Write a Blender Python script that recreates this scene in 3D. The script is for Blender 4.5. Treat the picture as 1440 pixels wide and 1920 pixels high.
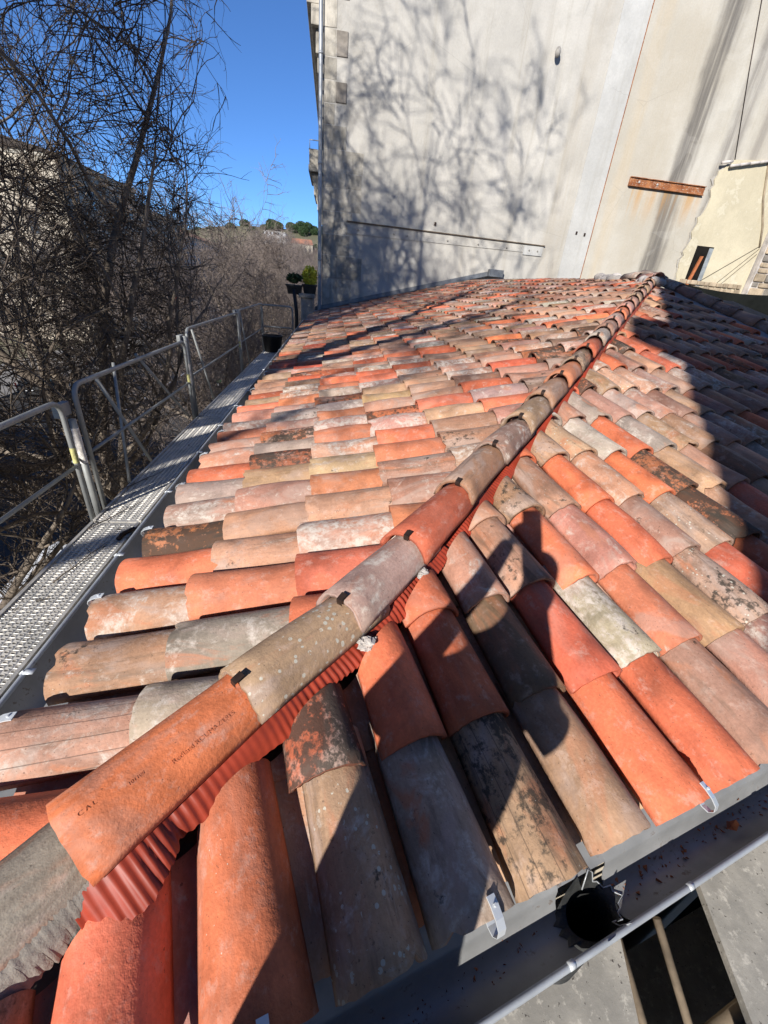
import bpy, bmesh, math, random
import numpy as np
from mathutils import Vector, Matrix

for o in list(bpy.data.objects):
    bpy.data.objects.remove(o)
scene = bpy.context.scene
COL = scene.collection
rng = np.random.default_rng(11)
random.seed(11)
R = math.radians
GZ = 9.5                      # eye height above the street (street is z = 0)

# ------------------------------------------------------------------ camera
cam_d = bpy.data.cameras.new('camera')
cam = bpy.data.objects.new('camera', cam_d)
COL.objects.link(cam)
nad = np.array([(588 - 720) / 777., -(2387 - 960) / 777., 1.0]); nad /= np.linalg.norm(nad)
up_c = -nad
st = np.array([(625 - 720) / 777., -(528 - 960) / 777., 1.0]); st -= up_c * (st @ up_c); st /= np.linalg.norm(st)
ri = np.cross(up_c, st)
if ri[0] < 0: ri = -ri
RC = np.array([ri, st, up_c])               # camera axes (right, up, forward) -> world
cam.matrix_world = Matrix(((RC[0][0], RC[0][1], -RC[0][2], 0),
                           (RC[1][0], RC[1][1], -RC[1][2], 0),
                           (RC[2][0], RC[2][1], -RC[2][2], GZ),
                           (0, 0, 0, 1)))
cam_d.sensor_fit = 'VERTICAL'; cam_d.sensor_height = 36; cam_d.sensor_width = 27
cam_d.lens = 777 / 1920 * 36
cam_d.clip_start = 0.02; cam_d.clip_end = 3000
scene.camera = cam

# ------------------------------------------------------------------ light
SUN_AZ, SUN_EL = 29.54, 25.5
SD = Vector((math.sin(R(SUN_AZ)) * math.cos(R(SUN_EL)), math.cos(R(SUN_AZ)) * math.cos(R(SUN_EL)), -math.sin(R(SUN_EL))))
world = bpy.data.worlds.new('World'); scene.world = world
world.use_nodes = True
wn = world.node_tree; wn.nodes.clear()
sky = wn.nodes.new('ShaderNodeTexSky'); sky.sky_type = 'NISHITA'; sky.sun_disc = False
sky.sun_elevation = R(SUN_EL); sky.sun_rotation = R(180 + SUN_AZ)
sky.altitude = 3000; sky.air_density = 1.0; sky.dust_density = 0.0; sky.ozone_density = 9.0
bg = wn.nodes.new('ShaderNodeBackground'); bg.inputs[1].default_value = 0.115
wo = wn.nodes.new('ShaderNodeOutputWorld')
wn.links.new(sky.outputs[0], bg.inputs[0]); wn.links.new(bg.outputs[0], wo.inputs[0])
sl = bpy.data.lights.new('sun', 'SUN'); sl.energy = 5.0; sl.angle = R(0.53); sl.color = (1, 0.95, 0.87)
sun = bpy.data.objects.new('sun', sl); COL.objects.link(sun)
sun.location = (-20, -30, 40)
sun.rotation_euler = SD.to_track_quat('-Z', 'Y').to_euler()
scene.view_settings.view_transform = 'Standard'; scene.view_settings.look = 'None'
scene.view_settings.exposure = 0.58; scene.view_settings.gamma = 1
scene.view_settings.use_curve_mapping = False
scene.render.engine = 'CYCLES'
scene.cycles.max_bounces = 6
scene.render.resolution_x, scene.render.resolution_y = 768, 1024

# ------------------------------------------------------------------ helpers
WLOC = {}
def link(o, parent=None):
    COL.objects.link(o)
    if parent is not None: o.parent = parent
    return o
def tag(o, label=None, cat=None, group=None, kind=None):
    if label: o['label'] = label
    if cat: o['category'] = cat
    if group: o['group'] = group
    if kind: o['kind'] = kind
    return o
def wl(o):
    p = Vector((0, 0, 0))
    while o is not None:
        p += o.location; o = o.parent
    return p
def thing(name, label, cat, loc=(0, 0, 0), group=None, rz=0):
    o = bpy.data.objects.new(name, None); o.location = loc; o.rotation_euler = (0, 0, rz); o.empty_display_size = .2
    link(o); return tag(o, label, cat, group)
def mesh(name, verts, faces, mat, smooth=False):
    me = bpy.data.meshes.new(name)
    v = np.asarray(verts, dtype=np.float32)
    if isinstance(faces, np.ndarray) and faces.ndim == 2:
        nf, k = faces.shape
        me.vertices.add(len(v)); me.vertices.foreach_set('co', v.ravel())
        me.loops.add(nf * k); me.loops.foreach_set('vertex_index', faces.astype(np.int32).ravel())
        me.polygons.add(nf)
        me.polygons.foreach_set('loop_start', np.arange(0, nf * k, k, dtype=np.int32))
        me.polygons.foreach_set('loop_total', np.full(nf, k, dtype=np.int32))
        me.update(calc_edges=True)
    else:
        me.from_pydata(v.tolist(), [], [list(map(int, f)) for f in faces]); me.update()
    if mat is not None: me.materials.append(mat)
    if smooth: me.polygons.foreach_set('use_smooth', np.ones(len(me.polygons), dtype=bool))
    return me
def obj(name, me, parent=None, local=False):
    o = bpy.data.objects.new(name, me)
    link(o, parent)
    if parent is not None and not local:
        o.location = -wl(parent)
    return o
class MB:
    """collects primitives (world coordinates) into one mesh"""
    def __init__(s): s.v = []; s.f = []; s.n = 0
    def add(s, v, f):
        v = np.asarray(v, float).reshape(-1, 3)
        s.v.append(v); s.f += [tuple(int(i) + s.n for i in q) for q in f]; s.n += len(v); return s
    def box(s, a, b):
        (x0, y0, z0), (x1, y1, z1) = a, b
        v = [(x0, y0, z0), (x1, y0, z0), (x1, y1, z0), (x0, y1, z0), (x0, y0, z1), (x1, y0, z1), (x1, y1, z1), (x0, y1, z1)]
        return s.add(v, [(0, 3, 2, 1), (4, 5, 6, 7), (0, 1, 5, 4), (1, 2, 6, 5), (2, 3, 7, 6), (3, 0, 4, 7)])
    def obox(s, c, ax, ay, az):
        c, ax, ay, az = (np.array(q, float) for q in (c, ax, ay, az))
        v = [c + i * ax + j * ay + k * az for k in (-1, 1) for (i, j) in ((-1, -1), (1, -1), (1, 1), (-1, 1))]
        return s.add(v, [(0, 3, 2, 1), (4, 5, 6, 7), (0, 1, 5, 4), (1, 2, 6, 5), (2, 3, 7, 6), (3, 0, 4, 7)])
    def tube(s, pts, r, k=8, caps=True):
        pts = [np.array(p, float) for p in pts]; n = len(pts)
        rs = r if hasattr(r, '__len__') else [r] * n
        vv = []; ref = None
        for i, p in enumerate(pts):
            t = pts[min(i + 1, n - 1)] - pts[max(i - 1, 0)]; t = t / (np.linalg.norm(t) + 1e-9)
            if ref is None:
                ref = np.array([0, 0, 1.]) if abs(t[2]) < .9 else np.array([1., 0, 0])
            a = np.cross(t, ref); a /= np.linalg.norm(a) + 1e-9; b = np.cross(a, t); ref = b
            for j in range(k):
                q = 2 * math.pi * j / k
                vv.append(p + rs[i] * (math.cos(q) * a + math.sin(q) * b))
        f = [(i * k + j, i * k + (j + 1) % k, (i + 1) * k + (j + 1) % k, (i + 1) * k + j) for i in range(n - 1) for j in range(k)]
        if caps:
            f.append(tuple(range(k))[::-1]); f.append(tuple((n - 1) * k + j for j in range(k)))
        return s.add(vv, f)
    def prism(s, poly, z0, z1):
        n = len(poly)
        v = [(x, y, z0) for x, y in poly] + [(x, y, z1) for x, y in poly]
        return s.add(v, [tuple(range(n))[::-1], tuple(range(n, 2 * n))] + [(i, (i + 1) % n, n + (i + 1) % n, n + i) for i in range(n)])
    def sphere(s, c, r, nu=10, nv=7, sc=(1, 1, 1)):
        v = []; f = []
        for i in range(nv + 1):
            th = math.pi * i / nv
            for j in range(nu):
                ph = 2 * math.pi * j / nu
                v.append((c[0] + r * sc[0] * math.sin(th) * math.cos(ph), c[1] + r * sc[1] * math.sin(th) * math.sin(ph), c[2] + r * sc[2] * math.cos(th)))
        for i in range(nv):
            for j in range(nu):
                f.append((i * nu + j, (i + 1) * nu + j, (i + 1) * nu + (j + 1) % nu, i * nu + (j + 1) % nu))
        return s.add(v, f)
    def build(s, name, mat, parent=None, smooth=False, bevel=0, local=False):
        me = mesh(name, np.concatenate(s.v), s.f, mat, smooth)
        if bevel:
            bm = bmesh.new(); bm.from_mesh(me)
            bmesh.ops.remove_doubles(bm, verts=bm.verts, dist=1e-5)
            bmesh.ops.bevel(bm, geom=list(bm.edges), offset=bevel, segments=2, affect='EDGES', profile=.5)
            bm.to_mesh(me); bm.free()
        return obj(name, me, parent, local)

# ------------------------------------------------------------------ materials
MATS = {}
class N:
    def __init__(s, name, rough=.8, metal=0., spec=.4):
        s.m = bpy.data.materials.new(name); s.m.use_nodes = True; s.t = s.m.node_tree; MATS[name] = s.m
        s.b = s.t.nodes['Principled BSDF']; s.o = s.t.nodes['Material Output']
        s.b.inputs['Roughness'].default_value = rough; s.b.inputs['Metallic'].default_value = metal
        s.b.inputs['Specular IOR Level'].default_value = spec
    def n(s, t, **k):
        q = s.t.nodes.new(t)
        for a, b in k.items(): setattr(q, a, b)
        return q
    def l(s, a, b): s.t.links.new(a, b)
    def val(s, x):
        return x
    def math(s, op, a, b=None, clamp=False):
        q = s.n('ShaderNodeMath', operation=op); q.use_clamp = clamp
        for i, x in enumerate((a, b)):
            if x is None: continue
            if isinstance(x, (int, float)): q.inputs[i].default_value = x
            else: s.l(x, q.inputs[i])
        return q.outputs[0]
    def coord(s, kind='Object', scale=(1, 1, 1)):
        c = s.n('ShaderNodeTexCoord'); mp = s.n('ShaderNodeMapping'); mp.inputs['Scale'].default_value = scale
        s.l(c.outputs[kind], mp.inputs[0]); return mp.outputs[0]
    def scaled(s, v, scale):
        mp = s.n('ShaderNodeMapping'); mp.inputs['Scale'].default_value = scale; s.l(v, mp.inputs[0]); return mp.outputs[0]
    def noise(s, v, scale, detail=5, rough=.6, dist=0):
        q = s.n('ShaderNodeTexNoise'); q.inputs['Scale'].default_value = scale; q.inputs['Detail'].default_value = detail
        q.inputs['Roughness'].default_value = rough; q.inputs['Distortion'].default_value = dist
        if v is not None: s.l(v, q.inputs['Vector'])
        return q.outputs['Fac']
    def vor(s, v, scale, feature='F1'):
        q = s.n('ShaderNodeTexVoronoi', feature=feature); q.inputs['Scale'].default_value = scale
        s.l(v, q.inputs['Vector']); return q.outputs['Distance']
    def ramp(s, f, *stops):
        q = s.n('ShaderNodeValToRGB'); e = q.color_ramp.elements
        while len(e) < len(stops): e.new(.5)
        for el, (p, c) in zip(e, stops):
            el.position = p; el.color = (c, c, c, 1) if isinstance(c, (int, float)) else (*c, 1)
        s.l(f, q.inputs[0]); return q.outputs[0]
    def mix(s, f, a, b, mode='MIX'):
        q = s.n('ShaderNodeMix', data_type='RGBA', blend_type=mode)
        for i, x in ((0, f), (6, a), (7, b)):
            if isinstance(x, (int, float)): q.inputs[i].default_value = x
            elif isinstance(x, tuple): q.inputs[i].default_value = (*x, 1)
            else: s.l(x, q.inputs[i])
        return q.outputs[2]
    def mask(s, f, lo, hi):
        q = s.n('ShaderNodeMapRange'); q.interpolation_type = 'SMOOTHSTEP'
        q.inputs[1].default_value = lo; q.inputs[2].default_value = hi; s.l(f, q.inputs[0]); return q.outputs[0]
    def bump(s, h, strength=.3, dist=.01):
        q = s.n('ShaderNodeBump'); q.inputs['Strength'].default_value = strength; q.inputs['Distance'].default_value = dist
        s.l(h, q.inputs['Height']); s.l(q.outputs[0], s.b.inputs['Normal'])
    def col(s, c):
        if isinstance(c, tuple): s.b.inputs['Base Color'].default_value = (*c, 1)
        else: s.l(c, s.b.inputs['Base Color'])
        return s
    def rgh(s, c): s.l(c, s.b.inputs['Roughness'])

def simple(name, c, rough=.7, metal=0., var=.25, scale=8, bump=.15, bd=.005, spec=.4, emit=None, es=0):
    m = N(name, rough, metal, spec)
    v = m.coord()
    f = m.noise(v, scale, 6, .65)
    g = m.noise(v, scale * 7, 3, .6)
    c2 = tuple(x * (1 - var) for x in c); c3 = tuple(min(1, x * (1 + var)) for x in c)
    m.col(m.mix(m.mask(f, .3, .7), c2, c3))
    if bump: m.bump(g, bump, bd)
    if emit:
        m.b.inputs['Emission Color'].default_value = (*emit, 1); m.b.inputs['Emission Strength'].default_value = es
    return m.m

def terracotta(name='terracotta'):
    m = N(name, .82, 0, .3)
    a = m.n('ShaderNodeAttribute', attribute_name='tcol'); p = m.n('ShaderNodeAttribute', attribute_name='tpar')
    u = m.n('ShaderNodeAttribute', attribute_name='tuv').outputs['Vector']
    ps = m.n('ShaderNodeSeparateXYZ'); m.l(p.outputs['Vector'], ps.inputs[0])
    us = m.n('ShaderNodeSeparateXYZ'); m.l(u, us.inputs[0])
    white, dark, spots = ps.outputs
    n1 = m.noise(u, 7, 3, .6, .6)
    n2 = m.noise(u, 38, 4, .75)
    n3 = m.noise(m.scaled(u, (4, 26, 1)), 1, 4, .65, .4)
    n4 = m.noise(m.scaled(u, (1, 1, 1.7)), 11, 5, .7, 1.0)
    n5 = m.noise(m.scaled(u, (1, 1, .6)), 130, 2, .6)
    c = m.mix(1., a.outputs['Color'], m.ramp(n1, (.25, .6), (.5, 1.), (.75, 1.3)), 'MULTIPLY')
    c = m.mix(1., c, m.ramp(n3, (.3, .84), (.5, 1.), (.72, 1.14)), 'MULTIPLY')
    c = m.mix(1., c, m.ramp(n5, (.3, .9), (.7, 1.1)), 'MULTIPLY')
    # patches fired or weathered to another hue
    nb_ = m.noise(m.scaled(u, (.7, 1.25, 1.31)), 5.2, 4, .62, .8)
    wth = m.math('MULTIPLY', m.math('ADD', white, dark), .85, True)
    k1 = m.math('MULTIPLY', m.mask(nb_, .50, .64), m.math('MULTIPLY', wth, .95), True)
    c = m.mix(k1, c, (.35, .262, .222))
    k2 = m.math('MULTIPLY', m.math('SUBTRACT', 1., m.mask(nb_, .33, .45)), m.math('MULTIPLY', wth, .8), True)
    c = m.mix(k2, c, (.42, .165, .085))
    dust = m.math('MULTIPLY', m.mask(m.noise(m.scaled(u, (1, 1, 2.3)), 24, 4, .75), .52, .70), .28)
    c = m.mix(dust, c, (.57, .43, .37))
    # soot and brown crust following the grain
    st_ = m.math('MULTIPLY', m.mask(n3, .47, .68), m.math('MULTIPLY', dark, 1.05, True), True)
    c = m.mix(st_, c, (.1, .07, .05))
    # pale lime bloom
    w = m.math('MULTIPLY_ADD', n4, 1.0); wq = m.t.nodes[-1]; wq.inputs[1].default_value = .7
    m.l(m.math('MULTIPLY', n3, .3), wq.inputs[2])
    w = m.math('MULTIPLY', m.math('SUBTRACT', w, m.math('SUBTRACT', .71, m.math('MULTIPLY', white, .36))), 9, True)
    w = m.math('MULTIPLY', w, m.math('MULTIPLY', m.mask(n2, .34, .62), 1.0), True)
    c = m.mix(w, c, (.50, .44, .39))
    # black lichen, broken up at its edge
    d = m.math('ADD', m.math('MULTIPLY', n2, .55), m.math('MULTIPLY', n1, .45))
    d = m.math('MULTIPLY', m.math('SUBTRACT', d, m.math('SUBTRACT', .78, m.math('MULTIPLY', dark, .36))), 14, True)
    c = m.mix(m.math('MULTIPLY', d, .88), c, (.036, .03, .024))
    # light crusts of lichen, small discs
    vo = m.vor(u, 55)
    sp = m.math('MULTIPLY', m.math('LESS_THAN', vo, m.math('MULTIPLY', spots, m.math('MULTIPLY', n1, .62))), m.math('GREATER_THAN', n4, .5))
    c = m.mix(m.math('MULTIPLY', sp, .8), c, (.47, .46, .40))
    pit = m.math('GREATER_THAN', m.noise(u, 160, 2, .5), .71)
    c = m.mix(m.math('MULTIPLY', pit, .55), c, (.05, .035, .028))
    # drawn grooves on a few tiles
    gy = m.math('LESS_THAN', m.math('FRACT', m.math('DIVIDE', m.math('ADD', us.outputs[1], 1.0), .038)), .055)
    gx = m.math('LESS_THAN', m.math('FRACT', m.math('DIVIDE', us.outputs[0], .0125)), .16)
    gx = m.math('MULTIPLY', gx, m.math('GREATER_THAN', us.outputs[0], .345))
    gr = m.math('MULTIPLY', m.math('MAXIMUM', gy, gx), a.outputs['Alpha'])
    c = m.mix(m.math('MULTIPLY', gr, .6), c, (.06, .04, .03))
    m.col(c)
    h = m.math('SUBTRACT', m.noise(u, 60, 3, .75), m.math('MULTIPLY', gr, .9))
    m.bump(h, .6, .0035)
    m.rgh(m.ramp(n1, (.3, .62), (.7, .88)))
    return m.m
M_TERRA = terracotta()

def zinc(name, base, rough, dirt=.5):
    m = N(name, rough, .35, .45)
    v = m.coord()
    f = m.noise(v, 5, 6, .6); g = m.noise(v, 40, 6, .7); st_ = m.noise(m.scaled(v, (2, 2, 14)), 3, 4, .6)
    c = m.mix(m.mask(f, .35, .7), tuple(x * .82 for x in base), tuple(x * 1.12 for x in base))
    dd = m.math('MULTIPLY', m.mask(g, .57, .66), m.mask(f, .5, .62))
    c = m.mix(m.math('MULTIPLY', dd, dirt), c, (.10, .065, .045))
    m.col(c); m.rgh(m.ramp(m.noise(v, 16, 5, .7), (.3, rough - .1), (.7, rough + .17)))
    m.l(m.math('SUBTRACT', .35, m.math('MULTIPLY', dd, .3)), m.b.inputs['Metallic'])
    m.bump(m.math('ADD', m.noise(v, 3, 2, .5), m.math('MULTIPLY', g, .05)), .15, .02)
    return m.m
M_ZINC = zinc('zinc_sheet', (.27, .275, .28), .55, .85)
M_ZINCB = zinc('zinc_bead', (.40, .43, .47), .45, .4)
M_GALV = zinc('galvanised_tube', (.31, .32, .315), .55, .8)
M_HOOK = zinc('hook_metal', (.62, .65, .68), .3, .2)

def deck_steel():
    m = N('walkway_steel', .55, .45, .4)
    v = m.coord()
    f = m.noise(v, 6, 6, .65); g = m.noise(v, 45, 6, .75)
    c = m.mix(m.mask(f, .35, .65), (.42, .41, .39), (.58, .555, .52))
    c = m.mix(m.mask(g, .52, .62), c, (.66, .62, .56))
    c = m.mix(m.mask(m.noise(v, 18, 5, .7), .6, .68), c, (.17, .15, .13))
    m.col(c); m.bump(g, .5, .003); return m.m
M_DECK = deck_steel()

def plaster(name, base, kind):
    m = N(name, .92, 0, .2)
    v = m.coord()
    sx = m.n('ShaderNodeSeparateXYZ'); m.l(v, sx.inputs[0]); X, Y, Z = sx.outputs
    big = m.noise(v, .35, 6, .6); mid = m.noise(v, 1.6, 6, .65); fine = m.noise(v, 22, 6, .7)
    stv = m.noise(m.scaled(v, (3.2, 3.2, .16)), 1, 7, .68)
    c = m.mix(m.mask(big, .35, .65), tuple(x * .86 for x in base), tuple(min(1, x * 1.06) for x in base))
    c = m.mix(m.math('MULTIPLY', m.mask(mid, .43, .70), .5), c, tuple(x * .74 for x in base))
    c = m.mix(m.math('MULTIPLY', m.mask(stv, .52, .75), .5), c, tuple(q * x for q, x in zip((.62, .58, .5), base)))
    if kind == 'end':
        wob = m.math('MULTIPLY', m.math('SUBTRACT', m.noise(m.scaled(v, (1, 1, .5)), 1.3, 4, .6), .5), .55)
        def streak(xc, wdt, strength, col, zlo=None, c=c):
            d = m.math('ABSOLUTE', m.math('SUBTRACT', m.math('ADD', X, wob), xc))
            k = m.math('SUBTRACT', 1.0, m.mask(d, wdt * .25, wdt))
            k = m.math('MULTIPLY', k, m.mask(stv, .26, .6))
            k = m.math('MULTIPLY', k, strength, True)
            return m.mix(k, c, col)
        c = streak(11.1, .52, 1.0, (.13, .12, .108))
        c = streak(11.0, .34, .8, (.10, .092, .083), c=c)
        c = streak(11.3, .8, .45, (.3, .28, .25), c=c)
        c = streak(10.0, .9, .35, (.42, .36, .28), c=c)
        c = m.mix(m.math('MULTIPLY', m.math('GREATER_THAN', X, 8.63), .55), c, m.mix(m.mask(big, .4, .6), (.39, .35, .275), (.46, .43, .365)))
        c = streak(11.1, .5, 1.0, (.12, .11, .10), c=c)
        c = streak(12.55, .45, .8, (.17, .155, .14), c=c)
        c = streak(13.4, .35, .6, (.2, .18, .16), c=c)
        c = streak(5.6, .5, .22, (.3, .28, .25), c=c)
        c = streak(7.35, .5, .5, (.36, .32, .26), c=c)
        c = streak(9.1, .35, .4, (.46, .37, .25), c=c)
        rust = m.math('MULTIPLY', m.math('MULTIPLY', m.math('SUBTRACT', 1., m.mask(m.math('ABSOLUTE', m.math('SUBTRACT', X, 10.8)), 1.1, 1.5)),
                      m.math('MULTIPLY', m.mask(Z, GZ + 2.4, GZ + 3.5), m.math('LESS_THAN', Z, GZ + 3.55))), m.mask(stv, .42, .62))
        c = m.mix(m.math('MULTIPLY', rust, .75), c, (.43, .25, .1))
        damp = m.math('MULTIPLY', m.math('SUBTRACT', 1., m.mask(X, .2, 2.2)), m.mask(mid, .4, .66))
        c = m.mix(m.math('MULTIPLY', damp, .4), c, (.25, .23, .2))
    if kind == 'yellow':
        c = m.mix(m.math('MULTIPLY', m.mask(mid, .58, .62), .35), c, (.62, .58, .46))
        c = m.mix(m.math('MULTIPLY', m.mask(stv, .62, .8), .5), c, (.36, .33, .26))
    # repaired patches with their own edge, and hair cracks
    pt = m.mask(m.noise(v, .8, 3, .5, 1.2), .585, .60)
    c = m.mix(m.math('MULTIPLY', pt, .09), c, tuple(min(1, x * 1.18) for x in base))
    cr = m.vor(m.mix(.18, v, m.n('ShaderNodeTexNoise').outputs['Color']), .55, 'DISTANCE_TO_EDGE')
    crk = m.math('MULTIPLY', m.math('SUBTRACT', 1., m.mask(cr, .001, .006)), m.mask(m.noise(v, .5, 2, .5), .52, .6))
    c = m.mix(m.math('MULTIPLY', crk, .22), c, tuple(x * .45 for x in base))
    c = m.mix(1., c, m.ramp(fine, (.3, .93), (.7, 1.06)), 'MULTIPLY')
    m.col(c)
    m.bump(m.math('ADD', m.math('MULTIPLY', fine, .5), m.math('ADD', mid, m.math('MULTIPLY', pt, .08))), .45, .025)
    return m.m
M_PLAST = plaster('weathered_render', (.46, .44, .40), 'end')
M_YELL = plaster('yellow_render', (.51, .455, .33), 'yellow')
M_CREAM = plaster('cream_facade', (.50, .44, .35), 'plain')
M_STRIPR = plaster('pale_cement', (.47, .465, .445), 'plain')

def stone(name, base):
    m = N(name, .93, 0, .2); v = m.coord()
    f = m.noise(v, 2.6, 7, .68); g = m.noise(v, 18, 6, .7); st_ = m.noise(m.scaled(v, (5, 5, .8)), 1.4, 5, .6)
    oi = m.n('ShaderNodeObjectInfo').outputs['Random']
    c = m.mix(m.mask(f, .3, .7), tuple(x * .6 for x in base), tuple(x * 1.15 for x in base))
    c = m.mix(m.math('MULTIPLY', m.mask(st_, .5, .68), .6), c, tuple(x * .42 for x in base))
    c = m.mix(1., c, m.ramp(oi, (0, .78), (1, 1.18)), 'MULTIPLY')
    m.col(c); m.bump(m.math('ADD', f, m.math('MULTIPLY', g, .4)), .6, .02); return m.m
M_STONE = stone('quoin_stone', (.405, .375, .32))
M_STONED = stone('sooty_stone', (.24, .215, .185))
M_RUBBLE = stone('rubble_stone', (.40, .32, .225))
M_MORTAR = stone('lime_mortar', (.50, .46, .43))
M_GRIT = stone('gritty_mortar', (.30, .27, .235))
M_CONC = stone('concrete', (.33, .31, .28))

def panel_mat():
    m = N('platform_board', .8, 0, .3); v = m.coord()
    f = m.noise(v, 4, 7, .68); g = m.noise(v, 30, 7, .75)
    c = m.mix(m.mask(f, .35, .65), (.26, .25, .23), (.39, .37, .335))
    c = m.mix(m.mask(g, .54, .66), c, (.50, .475, .43))
    c = m.mix(m.mask(m.noise(v, 75, 3, .6), .64, .7), c, (.075, .065, .06))
    c = m.mix(m.math('MULTIPLY', m.mask(m.noise(v, 2.2, 6, .7), .52, .68), .6), c, (.20, .185, .165))
    m.col(c); m.bump(g, .4, .004); return m.m
M_PANEL = panel_mat()

def ground_mat(name, a, b, sc):
    m = N(name, .93, 0, .25); v = m.coord()
    f = m.noise(v, sc, 7, .65); g = m.noise(v, 9, 6, .7); p = m.noise(v, 60, 3, .6)
    c = m.mix(m.mask(f, .35, .65), a, b)
    c = m.mix(m.math('MULTIPLY', m.mask(g, .5, .75), .4), c, tuple(x * .7 for x in a))
    c = m.mix(1., c, m.ramp(p, (.3, .85), (.7, 1.15)), 'MULTIPLY')
    m.col(c); m.bump(p, .3, .01); return m.m
M_ASPH = ground_mat('asphalt', (.038, .037, .037), (.062, .060, .058), .25)
M_PAVE = ground_mat('paving', (.19, .18, .17), (.27, .255, .235), .5)
M_EARTH = ground_mat('dry_hillside', (.10, .10, .06), (.18, .16, .10), .02)

def bark(name, lo, hi):
    m = N(name, .9, 0, .2); v = m.coord()
    f = m.noise(v, 3, 6, .65); g = m.noise(m.scaled(v, (1, 1, .3)), 22, 5, .7)
    c = m.mix(m.mask(f, .35, .65), lo, hi)
    c = m.mix(1., c, m.ramp(g, (.3, .7), (.7, 1.2)), 'MULTIPLY')
    m.col(c); m.bump(g, .5, .01); return m.m
M_BARK = bark('bark', (.13, .105, .085), (.24, .20, .16))
M_TWIG = bark('twig_bark', (.068, .053, .044), (.16, .127, .10))
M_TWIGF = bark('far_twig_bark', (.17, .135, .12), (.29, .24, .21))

def rust_mat():
    m = N('rusty_steel', .8, .3, .3); v = m.coord(); f = m.noise(v, 5, 7, .7); g = m.noise(v, 26, 5, .7)
    c = m.mix(m.mask(f, .35, .65), (.20, .065, .025), (.40, .17, .07))
    c = m.mix(m.mask(g, .56, .66), c, (.55, .48, .40)); m.col(c); m.bump(g, .5, .01); return m.m
M_RUST = rust_mat()
M_MEMB = simple('red_hip_roll', (.26, .036, .018), .45, 0, .25, 9, 0, .002, .3)
M_BLACKP = simple('black_plastic', (.012, .012, .013), .5, 0, .3, 8, .1)
M_RUBBER = simple('black_rubber', (.03, .031, .031), .5, 0, .3, 30, .4, .004)
M_CLIP = simple('brown_clip_metal', (.055, .035, .028), .45, .6, .3, 30)
M_TARP = simple('black_tarpaulin', (.008, .009, .008), .9, 0, .4, 1.2, .5, .03, spec=.08)
M_WPAINT = simple('white_paint', (.74, .75, .76), .32, 0, .04, 3, .02, spec=.5)
M_GLASS = simple('dark_glass', (.015, .018, .022), .08, 0, .2, 3, 0, spec=.8)
M_TYRE = simple('tyre_rubber', (.018, .018, .018), .85)
M_REDL = simple('red_lens', (.45, .01, .01), .25)
M_WOOD = simple('orange_wood', (.36, .12, .045), .6, 0, .25, 9)
M_SHUT = simple('grey_shutter', (.22, .24, .25), .6)
M_LEAD = simple('lead_flashing', (.16, .17, .185), .5, .5, .2, 6)
M_ROOFT = simple('distant_roof_tiles', (.34, .15, .09), .85, 0, .25, 2, .5, .05)
M_DARKROOF = simple('dark_slate', (.05, .042, .038), .95, spec=.05)
M_OLDPIPE = simple('grey_drainpipe_paint', (.30, .315, .33), .5, .3, .18, 4)
M_YTAPE = simple('yellow_sticker', (.50, .47, .20), .6, 0, .35, 30)
M_WTAPE = simple('paint_splashes', (.66, .62, .58), .7, 0, .35, 40)
M_GREENP = simple('green_paint', (.03, .30, .05), .35)
M_BLUE = simple('blue_sign', (.05, .2, .55), .4)
M_SKIN = simple('skin', (.50, .30, .22), .6)
M_BLACKC = simple('black_cloth', (.014, .014, .016), .9)
M_GREYC = simple('grey_cloth', (.10, .10, .11), .9)
M_REDC = simple('red_cloth', (.55, .03, .03), .8)
M_BLUEC = simple('blue_cloth', (.05, .09, .2), .85)
M_HAIR = simple('dark_hair', (.02, .014, .01), .7)
M_WHITEB = simple('white_plastic_bag', (.7, .7, .7), .5)
M_PINE = simple('pine_needles', (.035, .065, .022), .9, 0, .45, 1.2)
M_YLEAF = simple('yellow_green_leaf', (.60, .56, .05), .7, 0, .3, 12)
M_DLEAF = simple('dark_green_leaf', (.03, .06, .02), .7, 0, .4, 12)
M_CANV = simple('grey_canvas', (.22, .24, .235), .85)
M_DLEAFB = simple('dry_leaf_brown', (.22, .075, .03), .8)
M_SIGNAL = simple('red_signal_lamp', (.6, .02, .02), .4, emit=(1, .03, .02), es=6)
M_OLDWOOD = simple('weathered_pole', (.13, .10, .07), .85, 0, .3, 12)
M_SHADESHEET = simple('dark_shade_sheet', (.03, .035, .03), .95, 0, .3, 3)  # for the added sheets that block sun under the platform
M_VOID = simple('dark_interior', (.012, .011, .010), .95, 0, .3, 3, 0, spec=0)
M_UNDER = simple('roof_underlay', (.10, .082, .07), .95, 0, .4, 5)

# ================================================================== SETTING
def sheet(name, x0, y0, x1, y1, z, mat):
    o = obj(name, mesh(name, [(x0, y0, z), (x1, y0, z), (x1, y1, z), (x0, y1, z)], [(0, 1, 2, 3)], mat))
    return tag(o, kind='structure')
sheet('ground', -1500, -600, 1500, 2400, -.16, M_EARTH)
sheet('street', -24, -80, -5.7, 420, -.004, M_ASPH)
pv = MB().box((-5.7, -80, -.15), (14, 420, .12)).build('pavement', M_PAVE); tag(pv, kind='structure')
pv2 = MB().box((-31, -80, -.15), (-24, 420, .12)).build('pavement', M_PAVE); tag(pv2, kind='structure')
kb = MB().box((-5.98, -80, -.15), (-5.703, 420, .124)).build('kerb', M_CONC); tag(kb, kind='structure')
mk = MB()
for i in range(40): mk.box((-15.06, -20 + i * 5, -.003), (-14.94, -17.5 + i * 5, .002))
tag(mk.build('road_marking', M_WPAINT), kind='structure')
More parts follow.
